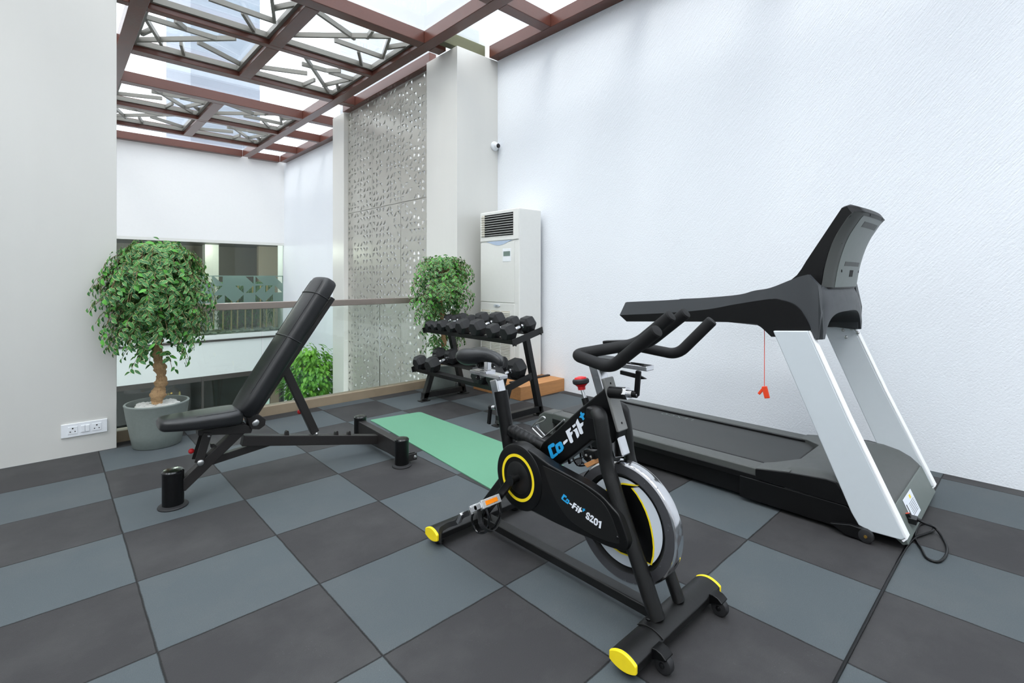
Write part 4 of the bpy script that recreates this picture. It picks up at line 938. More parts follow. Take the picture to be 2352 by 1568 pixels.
b = B(); lathe(b, (XC_-.02, .951, .772), [(.008, 0), (.007, .004), (.003, .006)], axis=(0, -1, 0), seg=12); finish('lever_screw', b, M['chrome'], lv)
# handlebar: one padded bar with two outer and two inner horns
hr = .0195
b = B()
near = fillet([(1.27, .757, 1.018), (1.300, .935, .886), (1.312, 1.098, .908), (1.45, .938, .948), (1.453, .815, 1.048)], .038, 10)
far = fillet([(1.705, .80, 1.018), (1.680, .915, .890), (1.668, 1.098, .906), (1.53, .938, .948), (1.530, .806, 1.054)], .038, 10)
tube(b, near, hr, 22); tube(b, far, hr, 22); hb = finish('handlebar', b, M['foam_grip'], t, sharp=50)
for e, d in ((near[0], near[0]-near[1]), (near[-1], near[-1]-near[-2]), (far[0], far[0]-far[1]), (far[-1], far[-1]-far[-2])):
    b = B(); lathe(b, e, [(hr*.98, -.001), (hr*.9, .004), (.001, .006)], axis=d, seg=22); finish('grip_end', b, M['foam_grip'], hb)
b = B(); bar(b, (1.452, .97, .945), (1.53, .97, .945), .02, .02); finish('handlebar_joint', b, M['black_satin'], hb, bev=.004)
# seat post
b = B(); tube(b, [(XC_, 1.671, .662), (XC_, 1.602, .386)], .0305, 28); sp_ = finish('seat_sleeve', b, M['black_satin'], t)
b = B(); bar(b, (XC_, 1.702, .712), (XC_, 1.650, .560), .046, .050, (0, 1, 0)); finish('seat_post', b, M['chrome'], t, bev=.006)
b = B(); cyl(b, (XC_, 1.66, .590), (XC_, 1.700, .583), .013, 20); o = finish('seat_clamp', b, M['black_satin'], t)
b = B(); cyl(b, (XC_, 1.698, .583), (XC_, 1.728, .577), .010, 16); finish('clamp_nut', b, M['chrome'], o)
b = B(); cyl(b, (XC_, 1.726, .578), (XC_, 1.748, .574), .011, 16); bar(b, (XC_, 1.742, .574), (XC_-.005, 1.748, .498), .012, .018, (0, 1, 0)); finish('clamp_lever', b, M['black_satin'], o, bev=.003)
b = B(); bx(b, XC_-.026, XC_+.026, 1.652, 1.864, .7165, .7345); ss = finish('seat_slider', b, M['chrome'], t, bev=.003)
b = B(); bx(b, XC_-.030, XC_+.030, 1.74, 1.785, .732, .744); bx(b, XC_-.012, XC_+.012, 1.75, 1.775, .744, .79); finish('seat_stem', b, M['chrome'], ss, bev=.002)
b = B(); cyl(b, (XC_, 1.83, .718), (XC_, 1.83, .690), .008, 14); cyl(b, (XC_, 1.83, .700), (XC_, 1.83, .690), .013, 14); finish('slider_knob', b, M['black_gloss'], ss)
b = B(); cyl(b, (XC_-.022, 1.80, .765), (XC_+.022, 1.80, .765), .015, 16); cyl(b, (XC_-.03, 1.80, .765), (XC_+.03, 1.80, .765), .006, 12); bar(b, (XC_-.018, 1.83, .785), (XC_-.018, 1.70, .79), .006, .006); bar(b, (XC_+.018, 1.83, .785), (XC_+.018, 1.70, .79), .006, .006); finish('saddle_clamp', b, M['black_satin'], ss)
# saddle
secs = []
for y, w_, zt, zb in ((1.938, .030, .800, .785), (1.932, .100, .815, .768), (1.91, .150, .832, .757), (1.875, .176, .840, .752), (1.835, .168, .843, .756), (1.80, .128, .841, .765), (1.76, .088, .839, .778), (1.72, .064, .837, .785), (1.68, .054, .832, .782), (1.645, .048, .822, .772), (1.628, .036, .810, .766), (1.622, .012, .797, .776)):
    y = 1.938-(1.938-y)*.88
    ring = []
    for i in range(24):
        a = 2*math.pi*i/24; ca, sa = math.cos(a), math.sin(a); e = 3.; rr = (abs(ca)**e+abs(sa)**e)**(-1/e); q = ca*rr; h_ = sa*rr
        zc = (zt+zb)/2; zz = zc+h_*(zt-zb)/2
        if h_ > 0: zz -= .012*math.exp(-(q/.28)**2)*(1 if y < 1.9 else .4)
        ring.append((XC_+q*w_/2*(1 if h_ > -.5 else .86), y, zz))
    secs.append(ring)
b = B(); loft(b, secs); finish('saddle', b, M['leather'], t, sub=1, sharp=180)
# tension knob
b = B(); cyl(b, (XC_, 1.176, .672), (XC_, 1.192, .715), .014, 20); tk = finish('knob_sleeve', b, M['black_satin'], t)
b = B(); cyl(b, (XC_, 1.19, .71), (XC_, 1.207, .752), .007, 16); finish('knob_rod', b, M['chrome'], tk)
ax = Vector((0, .17, .98)).normalized()
b = B(); lathe(b, (XC_, 1.206, .744), [(.014, 0), (.015, .012), (.024, .020), (.028, .030), (.022, .046), (.008, .050)], axis=ax, seg=36); kn = finish('knob_head', b, M['red_plastic'], tk)
b = B(); lathe(b, (XC_, 1.206, .744), [(.0275, .022), (.0315, .026), (.0318, .036), (.028, .041)], axis=ax, seg=36); finish('knob_rim', b, M['black_rubber'], kn)
# flywheel
WC = Vector((0, 1.006, .319)); X0w, X1w = 1.463, 1.513
b = B(); lathe(b, (X0w, WC.y, WC.z), [(.160, .012), (.166, .006), (.166, 0), (.198, 0), (.205, .004), (.207, .010), (.207, .040), (.205, .046), (.198, .050), (.170, .050), (.160, .038)], axis=(1, 0, 0), seg=96, caps=False)
fw = finish('flywheel', b, M['chrome'], t)
b = B(); lathe(b, (X0w-.0006, WC.y, WC.z), [(.168, 0), (.199, 0)], axis=(1, 0, 0), seg=96, caps=False); finish('flywheel_side', b, M['fly_side'], fw)
b = B(); lathe(b, (X0w, WC.y, WC.z), [(.001, .010), (.157, .010), (.167, -.0008)], axis=(1, 0, 0), seg=96, caps=False); lathe(b, (X1w, WC.y, WC.z), [(.001, -.010), (.150, -.010), (.169, .0008)], axis=(1, 0, 0), seg=96, caps=False)
fc = finish('flywheel_cover', b, M['black_satin'], fw)
b = B(); lathe(b, (X0w+.0092, WC.y, WC.z), [(.001, 0), (.151, 0), (.151, .0008)], axis=(1, 0, 0), seg=96, caps=False); finish('white_disc', b, M['silver_panel'], fc)
def disc_poly(nm, pts, dx, m):
    b = B(); prism(b, pts, X0w+.0092-dx, X0w+.0092-dx+.0006, 'x'); finish(nm, b, m, fc, smooth=False)
def arc(c, R, a0, a1, n=24): return [(c[0]+R*math.cos(math.radians(a0+(a1-a0)*k/n)), c[1]+R*math.sin(math.radians(a0+(a1-a0)*k/n))) for k in range(n+1)]
cy, cz = WC.y, WC.z
def blade(g):
    R_ = [(-.066, .141), (-.030, .127), (-.052, .110), (-.072, .087), (-.087, .064), (-.099, .038), (-.107, .012), (-.113, -.016), (-.116, -.045), (-.114, -.074), (-.107, -.102), (-.084, -.101), (.011, -.111), (.07, -.100), (.104, -.045), (.110, .015), (.088, .066), (.05, .105), (.004, .128)]
    out = []
    for y, z in R_:
        l = math.hypot(y, z); out.append((cy+y*(1+g/l), cz+z*(1+g/l)))
    return out
disc_poly('yellow_outline', blade(.006), .0008, M['yellow']); disc_poly('black_blade', blade(0), .0016, M['black_satin'])
b = B(); lathe(b, (1.438, WC.y, WC.z), [(.012, 0), (.012, .10)], axis=(1, 0, 0), seg=20); finish('axle', b, M['steel'], fw)
# brake
b = B(); bar(b, (XC_, 1.185, .505), (XC_, 1.135, .515), .03, .03); bk = finish('brake_bracket', b, M['black_satin'], t, bev=.003)
for y in (1.150, 1.172): b = B(); lathe(b, (XC_-.016, y, .506), [(.006, 0), (.005, .003), (.002, .004)], axis=(-1, 0, 0), seg=12); finish('screw', b, M['steel'], bk)
b = B(); prism(b, [(1.182, .472), (1.135, .502), (1.128, .488), (1.165, .462)], XC_-.02, XC_+.02, 'x'); finish('brake_pad', b, M['wood'], bk, bev=.002)
b = B(); tube(b, [(XC_-.01, *p) for p in BK['brakewire']], .0018, 8); bar(b, (XC_-.01, 1.268, .478), (XC_-.01, 1.257, .45), .006, .01); finish('brake_cable', b, M['black_satin'], bk)
# bottle cage
b = B(); pts = fillet([(XC_-.020 if 4 <= i <= 8 else XC_-.004, p[0], p[1]) for i, p in enumerate(BK['cage'])], .012, 4); tube(b, pts, .0032, 8)
finish('bottle_cage', b, M['steel'], t)
# chain guard with disc and ring
gp = [Vector((0, *p)) for p in BK['guard']]; pr = [(p.y, p.z) for p in fillet(gp+[gp[0]], .03, 3)[:-1]]
b = B(); prism(b, pr, 1.387, 1.432, 'x'); cg = finish('chain_guard', b, M['black_satin'], t, bev=.008, seg=3)
gi = [Vector((0, *p)) for p in BK['guard_in']]; pr = [(p.y, p.z) for p in fillet(gi+[gi[0]], .04, 4)[:-1]]
b = B(); prism(b, pr, 1.3850, 1.390, 'x'); finish('guard_recess', b, M['black_powder'], cg, bev=.0012, seg=1)
DC = Vector((1.381, 1.446, .368))
b = B(); lathe(b, DC, [(.001, .0), (.118, 0), (.128, .004), (.132, .012), (.133, .050)], axis=(1, 0, 0), seg=72, caps=False); finish('crank_cover', b, M['black_satin'], cg)
b = B(); lathe(b, DC, [(.0815, -.0012), (.0930, -.0012), (.0930, .001), (.0815, .001), (.0815, -.0012)], axis=(1, 0, 0), seg=72, caps=False); finish('yellow_ring', b, M['yellow'], cg)
b = B(); lathe(b, DC, [(.001, -.004), (.055, -.004), (.066, .001)], axis=(1, 0, 0), seg=60, caps=False); finish('crank_hub_cover', b, M['black_powder'], cg)
b = B(); lathe(b, (1.3845, .972, .307), [(.006, 0), (.005, -.002), (.002, -.003)], axis=(1, 0, 0), seg=12); finish('guard_screw', b, M['black_gloss'], cg)
b = B(); cyl(b, (1.34, DC.y, DC.z), (1.39, DC.y, DC.z), .015, 24); cyl(b, (1.338, DC.y, DC.z), (1.352, DC.y, DC.z), .020, 24); ak = finish('crank_axle', b, M['black_gloss'], t)
PC = Vector((1.285, 1.535, .262))
b = B(); bar(b, (1.347, DC.y, DC.z), (1.347, PC.y, PC.z), .016, .032, (0, 0, 1)); finish('crank_arm', b, M['black_satin'], t, bev=.004)
PF = Vector((1.70, 2*DC.y-PC.y, 2*DC.z-PC.z))
b = B(); cyl(b, (1.53, DC.y, DC.z), (1.64, DC.y, DC.z), .015, 20); bar(b, (1.637, DC.y, DC.z), (1.637, PF.y, PF.z), .016, .032); finish('crank_arm', b, M['black_satin'], t, bev=.004)
def pedal(c, cage):
    tilt = Vector((0, .84, -.54)).normalized(); n_ = Vector((0, .54, .84)).normalized(); x = Vector((1, 0, 0))
    def pt(a, q, h): return c+x*a+tilt*q+n_*h
    b = B()
    for q in (-.040, .040): bar(b, pt(-.048, q, 0), pt(.048, q, 0), .012, .032, n_)
    for a in (-.046, .046): bar(b, pt(a, -.040, 0), pt(a, .040, 0), .008, .020, n_)
    o = finish('pedal', b, M['silver'], t, bev=.002)
    b = B(); cyl(b, pt(-.05, 0, 0), pt(.062, 0, 0), .011, 16); bar(b, pt(-.036, .0, 0), pt(.036, 0, 0), .055, .018, n_); finish('pedal_body', b, M['silver'], o, bev=.002)
    for q in (-.0465, .0465):
        b = B(); bar(b, pt(-.030, q, 0), pt(.030, q, 0), .003, .016, n_); finish('reflector', b, M['orange'], o, smooth=False)
    # toe cage hanging under the tilted pedal
    b = B()
    for a in (-.03, .03):
        p = fillet([pt(a, .04, -.005), pt(a, .085, -.03), pt(a*.6, .095, -.085), pt(a*.5, .03, -.10), pt(a, -.035, -.06), pt(a, -.04, -.01)], .03, 5); tube(b, p, .0045, 8)
    bar(b, pt(-.02, .09, -.07), pt(.02, .09, -.07), .004, .03, n_)
    finish('toe_cage', b, M['black_gloss'], o)
    b = B(); p = fillet([pt(-.052, -.02, -.01), pt(-.055, .0, -.07), pt(0, .01, -.11), pt(.055, 0, -.07), pt(.052, -.02, -.01)], .03, 6)
    for k in range(len(p)-1): bar(b, p[k], p[k+1], .018, .003, n_)
    finish('strap', b, M['black_rubber'], o); return o
pd = pedal(PC, 1)
b = B(); p = fillet([PC+Vector((-.05, .045, -.035)), PC+Vector((-.055, .085, -.06)), PC+Vector((-.05, .12, -.10)), PC+Vector((-.055, .17, -.125)), PC+Vector((-.05, .24, -.175)), PC+Vector((-.045, .25, -.235))], .02, 5)
for k in range(len(p)-1): bar(b, p[k], p[k+1], .020, .004, (1, 0, .2))
finish('strap_end', b, M['black_rubber'], pd)
b = B(); bar(b, PC+Vector((-.057, .075, -.045)), PC+Vector((-.057, .10, -.09)), .014, .022, (1, 0, 0)); finish('strap_buckle', b, M['steel'], pd, bev=.003)
pedal(PF, 1)
# lettering printed on the frame and on the guard
def letters(prefix, keys, x, m, parent, nm, holes=()):
    b = B()
    for k in keys:
        P_ = BK[prefix+k]
        hk = {'o': 'oh', 'zero': 'zh'}.get(k)
        if hk:
            H_ = BK[prefix+hk]; cu = bpy.data.curves.new('c', 'CURVE'); cu.dimensions = '2D'; cu.fill_mode = 'BOTH'; cu.extrude = .0004
            for Q in (P_, H_):
                sp_ = cu.splines.new('POLY'); sp_.points.add(len(Q)-1); sp_.use_cyclic_u = True
                for q, pt in zip(Q, sp_.points): pt.co = (-q[0], q[1], 0, 1)
            ob = bpy.data.objects.new('c', cu); COL.objects.link(ob); dg = bpy.context.evaluated_depsgraph_get(); me = bpy.data.meshes.new_from_object(ob.evaluated_get(dg)); COL.objects.unlink(ob); bpy.data.objects.remove(ob)
            me.transform(Matrix(((0, 0, 1, x-.0004), (-1, 0, 0, 0), (0, 1, 0, 0), (0, 0, 0, 1)))); b.from_mesh(me)
        else: prism(b, P_, x-.0008, x, 'x')
    return finish(nm, b, m, parent, smooth=False)
letters('L1', ['C', 'o'], 1.4625, M['blue_print'], pn, 'blue_lettering'); letters('L1', ['plus'], 1.4625, M['blue_print'], pn, 'plus_mark'); letters('L1', ['dash', 'F', 'i', 'idot', 't'], 1.4625, M['white_print'], pn, 'white_lettering')
letters('L2', ['C', 'o'], 1.3848, M['blue_print'], cg, 'blue_lettering'); letters('L2', ['plus'], 1.3848, M['blue_print'], cg, 'plus_mark'); letters('L2', ['dash', 'F', 'i', 'idot', 't'], 1.3848, M['white_print'], cg, 'white_lettering'); letters('L2', ['S', 'two', 'zero', 'one'], 1.3848, M['white_print'], cg, 'number_lettering')

# ================================================================ TREADMILL
TX0, TX1 = 2.66, 3.49
t = thing('treadmill', 'large black and silver treadmill along the white wall', 'treadmill', (3.075, 1.4, 0))
b = B(); prism(b, [(.62, .02), (.62, .135), (1.0, .143), (2.50, .143), (2.53, .12), (2.52, .02)], 2.70, 3.45, 'x'); finish('base_frame', b, M['tm_black'], t, bev=.006)
for x0, x1 in ((2.675, 2.785), (3.365, 3.475)):
    b = B(); prism(b, [(.95, .135), (.95, .188), (2.46, .188), (2.50, .165), (2.51, .135)], x0, x1, 'x'); finish('side_rail', b, M['tm_grey'], t, bev=.008)
    b = B(); prism(b, [(.95, .120), (.95, .152), (2.48, .152), (2.49, .12)], x0-.004, x1+.004, 'x'); finish('rail_trim', b, M['tm_black'], t, bev=.004)
    b = B(); prism(b, [(2.43, .03), (2.43, .192), (2.52, .186), (2.575, .15), (2.58, .09), (2.56, .03)], x0-.006, x1+.006, 'x'); finish('end_cap', b, M['tm_grey'], t, bev=.012)
for x0, x1 in ((2.784, 2.796), (3.346, 3.366)):
    b = B(); bx(b, x0, x1, .96, 2.46, .150, .1875); finish('rail_groove', b, M['tm_black'], t, smooth=False)
b = B(); bx(b, 2.787, 3.363, .92, 2.50, .150, .176); bt = finish('belt', b, M['belt'], t, bev=.010)
b = B(); cyl(b, (2.787, 2.50, .125), (3.363, 2.50, .125), .048, 28); finish('rear_roller', b, M['belt'], t)
b = B(); add_text(b, 'L\u00b7E\u00b7X\u00b7C\u00b7O', .058, Matrix(((0, -1, 0, 3.30), (1, 0, 0, 1.80), (0, 0, 1, .1766), (0, 0, 0, 1))), .0004); finish('belt_lettering', b, M['tm_greygreen'], bt, smooth=False)
# motor hood
secs = []
for y, z, w_ in ((1.01, .190, 0), (.95, .203, 0), (.88, .217, 0), (.80, .229, 0), (.70, .238, 0), (.62, .236, 0), (.55, .222, 0), (.50, .198, 0), (.468, .170, 0), (.460, .160, 0)):
    row = []
    for k in range(19):
        f = k/18; x = TX0+.012+(TX1-TX0-.024)*f; q = abs(2*f-1); ed = max(0, (q-.86)/.14)
        row.append((x, y, z-.014*ed*ed))
    row += [(TX1-.010, y, .130), (TX0+.010, y, .130)]
    secs.append(row)
# the notch round the belt: hood reaches further back at the sides
for (x0, x1) in ((2.672, 2.90), (3.255, 3.478)):
    pass
b = B(); loft(b, secs[2:], closed=True); hood = finish('motor_hood', b, M['tm_grey'], t, sharp=50)
for sg, xo, xi, xm in ((-1, 2.672, 2.785, 2.90), (1, 3.478, 3.365, 3.25)):
    b = B(); P_ = [(xo, .86), (xo, 1.02), (xi, 1.02), (xi+(xm-xi)*.25, .975), (xm, .90), (xm+(xm-xi)*.5, .86)]
    top = lambda p: .190+.027*(1.02-p[1])/.16
    A_ = [b.verts.new((p[0], p[1], top(p))) for p in P_]; B_ = [b.verts.new((p[0], p[1], .130)) for p in P_]
    b.faces.new(A_); b.faces.new(B_[::-1])
    for i in range(6): b.faces.new((A_[i], A_[(i+1) % 6], B_[(i+1) % 6], B_[i]))
    finish('hood_wing', b, M['tm_grey'], hood, bev=.004)
for x0, x1 in ((2.664, 2.676), (3.474, 3.486)):
    b = B(); prism(b, [(1.02, .188), (.86, .213), (.70, .228), (.66, .225), (.60, .14), (.62, .130), (1.02, .136)], x0, x1, 'x'); finish('hood_side', b, M['tm_black'], t, bev=.004)
    b = B(); prism(b, [(1.1, .02), (1.1, .130), (.62, .128), (.56, .075), (.535, .03), (.56, .02)], x0+.003, x1+.003, 'x'); finish('front_skirt', b, M['tm_black'], t, bev=.004)
b = B(); prism(b, [(.455, .160), (.470, .155), (.470, .06), (.418, .02), (.398, .030)], TX0+.03, TX1-.03, 'x'); fp = finish('front_plate', b, M['tm_greygreen'], t, bev=.003)
def plate(x, s): return Vector((x, .455-.057*s, .160-.130*s))+Vector((0, -.9, .4)).normalized()*.0015
def quad_on_plate(b, x0, x1, s0, s1, lift=0):
    n_ = Vector((0, -.91, .41))*.001; vs = [b.verts.new(plate(x, s)+n_*(e+lift)) for e in (0, 1) for x, s in ((x0, s0), (x1, s0), (x1, s1), (x0, s1))]
    b.faces.new(vs[4:8]); b.faces.new(vs[0:4][::-1])
    for i in range(4): j = (i+1) % 4; b.faces.new((vs[i], vs[j], vs[4+j], vs[4+i]))
b = B(); quad_on_plate(b, 2.875, 3.06, .10, .80); lb = finish('rating_label', b, M['white_print'], fp, smooth=False)
b = B(); quad_on_plate(b, 2.985, 3.01, .17, .27, 1.1); finish('label_mark', b, M['yellow'], lb, smooth=False)
b = B(); quad_on_plate(b, 2.888, 2.898, .28, .62, 1.1); [quad_on_plate(b, 2.93, 3.04, .34+.055*k, .348+.055*k, 1.1) for k in range(7)]; finish('label_print', b, M['tm_grey'], lb, smooth=False)
b = B(); bar(b, plate(2.835, .42), plate(2.835, .68), .03, .02, (1, 0, 0)); finish('power_inlet', b, M['black_satin'], fp, bev=.002)
b = B(); bar(b, plate(2.84, .40)+Vector((0, -.006, 0)), plate(2.84, .50)+Vector((0, -.006, 0)), .018, .016, (1, 0, 0)); finish('power_switch', b, M['red_orange'], fp, bev=.003)
# uprights
for side, (xa, xb) in enumerate(((TX0, TX0+.056), (TX1-.056, TX1))):
    pts = [Vector((0, *p)) for p in ((.933, .904), (.765, .501), (.60, .108), (.572, .060), (.526, .048), (.418, .052), (.405, .066), (.615, .532), (.776, .916))]
    if side: pts = [p for p in pts]
    b = B(); prism(b, [(p.y, p.z) for p in pts], xa, xb, 'x'); o = finish('upright', b, M['tm_silver'], t, bev=.005)
    b = B(); pr_ = [(.418, .050), (.405, .064), (.6135, .532), (.7745, .916), (.770, .917), (.609, .533), (.398, .064), (.411, .047)]
    prism(b, pr_, xa+.001, xb-.001, 'x'); finish('lit_edge', b, M['tm_silver_lit'], o, smooth=False)  # whiter strip: light on the upright's front face put into the colour
    if side:
        for y, z in ((.815, .862), (.772, .872), (.742, .852), (.800, .822)): b = B(); lathe(b, (xa, y, z), [(.009, 0), (.008, -.004), (.003, -.007)], axis=(1, 0, 0), seg=14); finish('screw', b, M['steel'], o)
# front wheels
for x in (2.650, 3.478):
    b = B(); prism(b, [(.60, .06), (.68, .04), (.62, .008), (.555, .006), (.522, .030), (.535, .058)], x-.012, x+.012, 'x'); o = finish('wheel_bracket', b, M['tm_black'], t, bev=.004)
    b = B(); lathe(b, (x-.006, .540, .031), [(.02, -.012), (.028, -.010), (.030, 0), (.028, .010), (.02, .012)], axis=(1, 0, 0), seg=32); o2 = finish('wheel', b, M['black_rubber'], o)
    b = B(); lathe(b, (x-.018, .540, .031), [(.007, 0), (.006, -.004), (.003, -.004)], axis=(1, 0, 0), seg=14); finish('wheel_bolt', b, M['gold'], o2)
for x in (2.72, 3.43): b = B(); lathe(b, (x, 2.40, 0), [(.03, 0), (.03, .02)], seg=16); finish('rear_foot', b, M['black_rubber'], t)
def csm(P_, n=5):
    P_ = [Vector((p[0], p[1], 0)) for p in P_]; out = []
    for i in range(len(P_)-1):
        a, b_, c, d = P_[max(0, i-1)], P_[i], P_[i+1], P_[min(len(P_)-1, i+2)]
        for k in range(n):
            t_ = k/n; q = .5*((2*b_)+(c-a)*t_+(2*a-5*b_+4*c-d)*t_*t_+(3*b_-a-3*c+d)*t_**3); out.append((q.x, q.y))
    return out+[(P_[-1].x, P_[-1].y)]
# arms: upper shell and dark underside on both sides
LO = [(1.861, .931), (1.808, .894), (1.25, .928), (1.037, .933), (1.012, .925), (.991, .912), (.947, .872), (.765, .886), (.772, .934), (.800, .990), (.825, 1.024), (.856, 1.046), (.898, 1.058), (.952, 1.063), (1.125, 1.03), (1.283, .995), (1.528, .963)]
UP = [(1.861, .933), (1.838, 1.012), (1.825, 1.016), (1.528, 1.038), (1.156, 1.075), (1.042, 1.103), (.963, 1.119), (.867, 1.16), (.825, 1.177), (.791, 1.186), (.746, 1.133), (.727, 1.003), (.735, .880), (.950, .880), (1.0, .925), (1.25, .935), (1.80, .905)]
MID = csm([(1.861, .932), (1.528, .963), (1.283, .995), (1.125, 1.03), (.952, 1.063), (.898, 1.058), (.856, 1.046), (.825, 1.024), (.800, .990), (.772, .934), (.765, .886)])
LO = csm([(1.808, .894), (1.25, .928), (1.037, .933), (1.012, .925), (.991, .912), (.947, .872)])+MID[::-1]
TOPC = csm([(1.825, 1.016), (1.528, 1.038), (1.156, 1.075), (1.042, 1.103), (.963, 1.119), (.867, 1.16), (.825, 1.177), (.791, 1.186)])
UP = [(1.861, .933), (1.838, 1.012)]+TOPC+[(.746, 1.133), (.727, 1.003), (.735, .880), (.950, .880), (1.0, .925), (1.25, .935), (1.80, .905)]
for xa, xb, sg in ((2.68, 2.755, -1), (3.395, 3.47, 1)):
    b = B(); ins = [0, .030]+[.030]*len(TOPC)+[.030, .006]+[0]*5
    o_ = [(xa+(i_ if sg < 0 else 0), xb-(i_ if sg > 0 else 0)) for i_ in ins]
    A_ = [b.verts.new((o_[i][0], *p)) for i, p in enumerate(UP)]; B_ = [b.verts.new((o_[i][1], *p)) for i, p in enumerate(UP)]; b.faces.new(A_); b.faces.new(B_[::-1])
    for i in range(len(UP)): j = (i+1) % len(UP); b.faces.new((A_[i], A_[j], B_[j], B_[i]))
    bmesh.ops.triangulate(b, faces=[f for f in b.faces if len(f.verts) > 4]); ar = finish('arm_shell', b, M['tm_slate'], t, bev=.006, seg=3)
    b = B(); prism(b, LO, xa-.0015 if sg < 0 else xa+.006, xb-.006 if sg < 0 else xb+.0015, 'x'); finish('arm_underside', b, M['tm_black'], ar, smooth=False)
b = B(); tube(b, fillet([(3.40, 1.22, 1.055), (3.40, 1.21, 1.092), (3.40, 1.10, 1.105), (3.40, 1.06, 1.09)], .02, 5), .013, 12); finish('hand_sensor', b, M['tm_grey'], t)
b = B(); tube(b, fillet([(2.73, 1.12, 1.04), (2.80, 1.14, 1.03), (3.35, 1.14, 1.03), (3.42, 1.12, 1.04)], .03, 5), .016, 14); finish('cross_grip', b, M['tm_black'], t)
# arched housing bridging the uprights
secs = []
NX = 28
for k in range(NX+1):
    f = k/NX; x = 2.706+(3.444-2.706)*f; q = 2*f-1
    arch = max(0., 1-abs(q/.90)**4.0)**(1/2.)
    zb = .872+.122*arch; edge_ = max(0, (abs(q)-.82)/.18)
    crown = .05*(1-q*q); zt = 1.135+crown*.9-.075*edge_**2
    yf = .725-.018*(1-q*q)
    secs.append([(x, yf+.030, zb), (x, yf+.0, zb+.004), (x, yf-.002, zb+.045), (x, yf+.004, max(zb+.075, 1.06-.05*edge_)), (x, yf+.030, zt-.03), (x, yf+.075, zt), (x, .90, zt-.005), (x, 1.00, 1.05), (x, 1.03, 1.0), (x, 1.02, .95-.01*arch), (x, .95, .885+.06*arch)])
b = B(); loft(b, secs); hs_ = finish('console_housing', b, M['tm_slate'], t, sharp=32)
b = B()
for i, x in enumerate((2.98, 3.04, 3.10, 3.16, 3.22)):
    s_ = -1 if i % 2 else 1
    bar(b, (x, .752, 1.176), (x+.02*s_, .738, 1.145), .005, .003, (0, -.8, .6))
    bar(b, (x+.03, .748, 1.168), (x+.03-.012*s_, .737, 1.143), .004, .003, (0, -.8, .6))
finish('vent_slots', b, M['tm_black'], hs_)
# console screen body, curved back
cs = BK['tm_con_side']
secs = []
side = [(.600, 1.488), (.622, 1.462), (.668, 1.385), (.702, 1.292), (.722, 1.205), (.735, 1.115), (.93, 1.10), (.965, 1.122), (.905, 1.152), (.868, 1.185), (.848, 1.215), (.826, 1.255), (.672, 1.520), (.650, 1.527), (.615, 1.512)]
for k in range(13):
    f = k/12; q = 2*f-1; x = 3.085+q*.285; 
    bow = .016*(1-q*q); e = max(0, (abs(q)-.80)/.20); tuck = .028*e*e
    secs.append([(x if abs(q) < .999 else 3.085+q*.278, y-bow*(1 if i < 6 or i > 12 else 0)+(tuck if i < 6 or i == 14 else 0), z-(.012*e*e if z > 1.4 else 0)) for i, (y, z) in enumerate(side)])
b = B(); loft(b, secs); cb = finish('console', b, M['tm_black'], t, sharp=38)
secs = []
face = [(.598, 1.486), (.610, 1.474), (.622, 1.462), (.645, 1.425), (.668, 1.385), (.687, 1.34), (.702, 1.292), (.713, 1.25), (.722, 1.205), (.735, 1.115)]
def facegrid(qa, qb, sa, sb, lift, nm, m, par, nq=14, ns=18, th=.002):
    def pt(q, s, l):
        i = min(len(face)-2, int(s*(len(face)-1))); u = s*(len(face)-1)-i; y = face[i][0]*(1-u)+face[i+1][0]*u; z = face[i][1]*(1-u)+face[i+1][1]*u
        e = max(0, (abs(q)-.80)/.20); return (3.085+q*.285, y-.016*(1-q*q)+.028*e*e-l, z)
    b = B(); G = [[b.verts.new(pt(qa+(qb-qa)*a/nq, sa+(sb-sa)*c/ns, lift)) for a in range(nq+1)] for c in range(ns+1)]; G2 = [[b.verts.new(pt(qa+(qb-qa)*a/nq, sa+(sb-sa)*c/ns, lift-th)) for a in range(nq+1)] for c in range(ns+1)]
    for c in range(ns):
        for a in range(nq): b.faces.new((G[c][a], G[c][a+1], G[c+1][a+1], G[c+1][a])); b.faces.new((G2[c][a], G2[c+1][a], G2[c+1][a+1], G2[c][a+1]))
    for c in range(ns): b.faces.new((G[c][0], G[c+1][0], G2[c+1][0], G2[c][0])); b.faces.new((G[c][nq], G2[c][nq], G2[c+1][nq], G[c+1][nq]))
    for a in range(nq): b.faces.new((G[0][a], G2[0][a], G2[0][a+1], G[0][a+1])); b.faces.new((G[ns][a], G[ns][a+1], G2[ns][a+1], G2[ns][a]))
    return finish(nm, b, m, par, sharp=50)
facegrid(-.99, .99, .02, .99, .003, 'console_back_rim', M['tm_vent'], cb)
bc = facegrid(-.70, .92, .14, .99, .0055, 'console_back_cover', M['tm_greygreen'], cb)
facegrid(-.42, .60, .26, .335, .0065, 'vent_strip', M['tm_vent'], bc); facegrid(-.42, .60, .77, .825, .0065, 'vent_strip', M['tm_vent'], bc)
facegrid(-.02, .22, .875, .925, .0065, 'data_port', M['dark_hole'], bc)
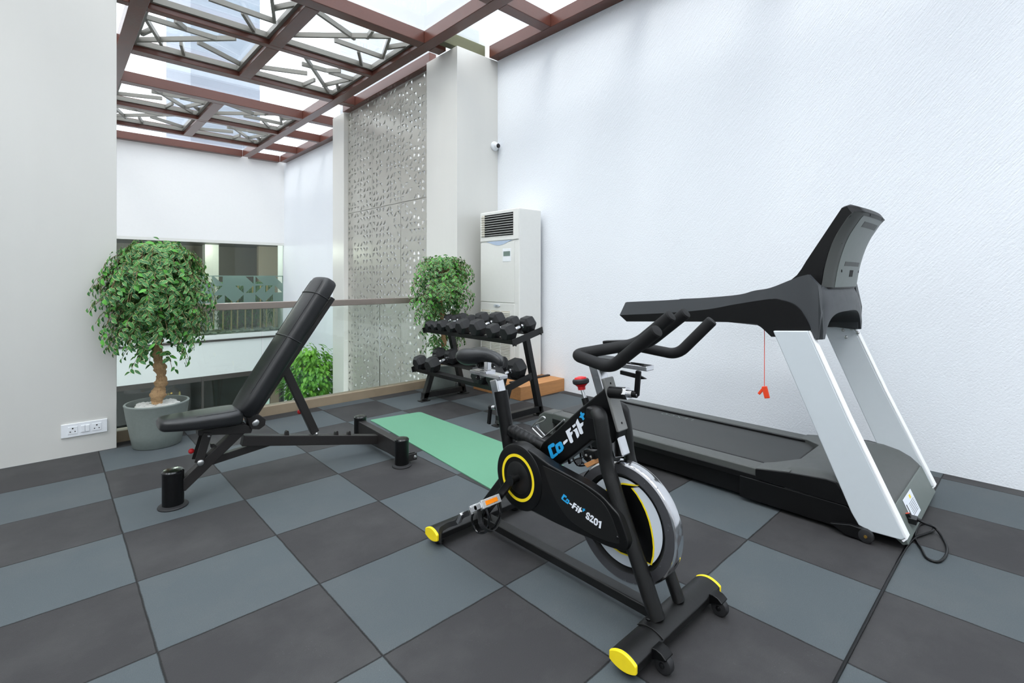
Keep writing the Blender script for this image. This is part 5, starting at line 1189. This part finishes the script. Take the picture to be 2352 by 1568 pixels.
def hole(q, s, r_=.009):
    i = min(len(face)-2, int(s*(len(face)-1))); u = s*(len(face)-1)-i; y = face[i][0]*(1-u)+face[i+1][0]*u-.016*(1-q*q); z = face[i][1]*(1-u)+face[i+1][1]*u
    b = B(); lathe(b, (3.085+q*.285, y-LIFT, z), [(r_, 0), (r_, -.0012), (r_*.5, -.0012)], axis=(0, 1, 0), seg=16); finish('screw_hole', b, M['dark_hole'], bc)
LIFT = .0055; hole(-.50, .885); hole(.72, .885); LIFT = .0038; hole(-.45, .05, .007); hole(.45, .05, .007)
# safety key on its red string
b = B(); tube(b, [(2.73, 1.0, .93), (2.732, .999, .868), (2.733, 1.0, .60)], .0018, 8); sk = finish('safety_cord', b, M['red_orange'], t)
b = B(); bar(b, (2.733, 1.0, .605), (2.733, .985, .545), .012, .026, (0, 1, 0)); bar(b, (2.733, 1.0, .60), (2.733, 1.028, .560), .010, .014, (0, 1, 0)); finish('safety_clip', b, M['red_orange'], sk, bev=.003)

# ---- power cord of the treadmill: plug, loop and the run along the seam
p = [(2.84, .425, .085), (2.86, .398, .082), (2.90, .375, .06), (2.96, .345, .03), (2.93, .315, .008), (2.84, .29, .006), (2.75, .285, .006), (2.67, .300, .006), (2.67, .335, .006), (2.74, .362, .006), (2.82, .392, .006), (2.90, .405, .006), (3.0, .405, .006), (3.03, .385, .010), (3.02, .358, .012), (2.96, .352, .012), (2.91, .37, .010), (2.84, .396, .0085), (2.72, .410, .005), (2.5, .4135, .004), (2.0, .4145, .003), (1.5, .4145, .003), (1.0, .4145, .003)]
def smooth(P_, n=8):
    P_ = [Vector(q) for q in P_]; out = []
    for i in range(len(P_)-1):
        a, b_, c, d = P_[max(0, i-1)], P_[i], P_[i+1], P_[min(len(P_)-1, i+2)]
        for k in range(n):
            t_ = k/n; out.append(.5*((2*b_)+(c-a)*t_+(2*a-5*b_+4*c-d)*t_*t_+(3*b_-a-3*c+d)*t_**3))
    return out+[P_[-1]]
t = thing('power_cord', 'black power cord plugged into the treadmill front and looping over the floor', 'cord', (2.84, .41, 0))
b = B(); tube(b, smooth(p), .005, 12); finish('cable', b, M['black_satin'], t)
b = B(); bar(b, (2.815, .405, .085), (2.865, .405, .085), .03, .026); cyl(b, (2.862, .404, .084), (2.885, .388, .074), .009, 14); finish('plug', b, M['black_gloss'], t, bev=.003)
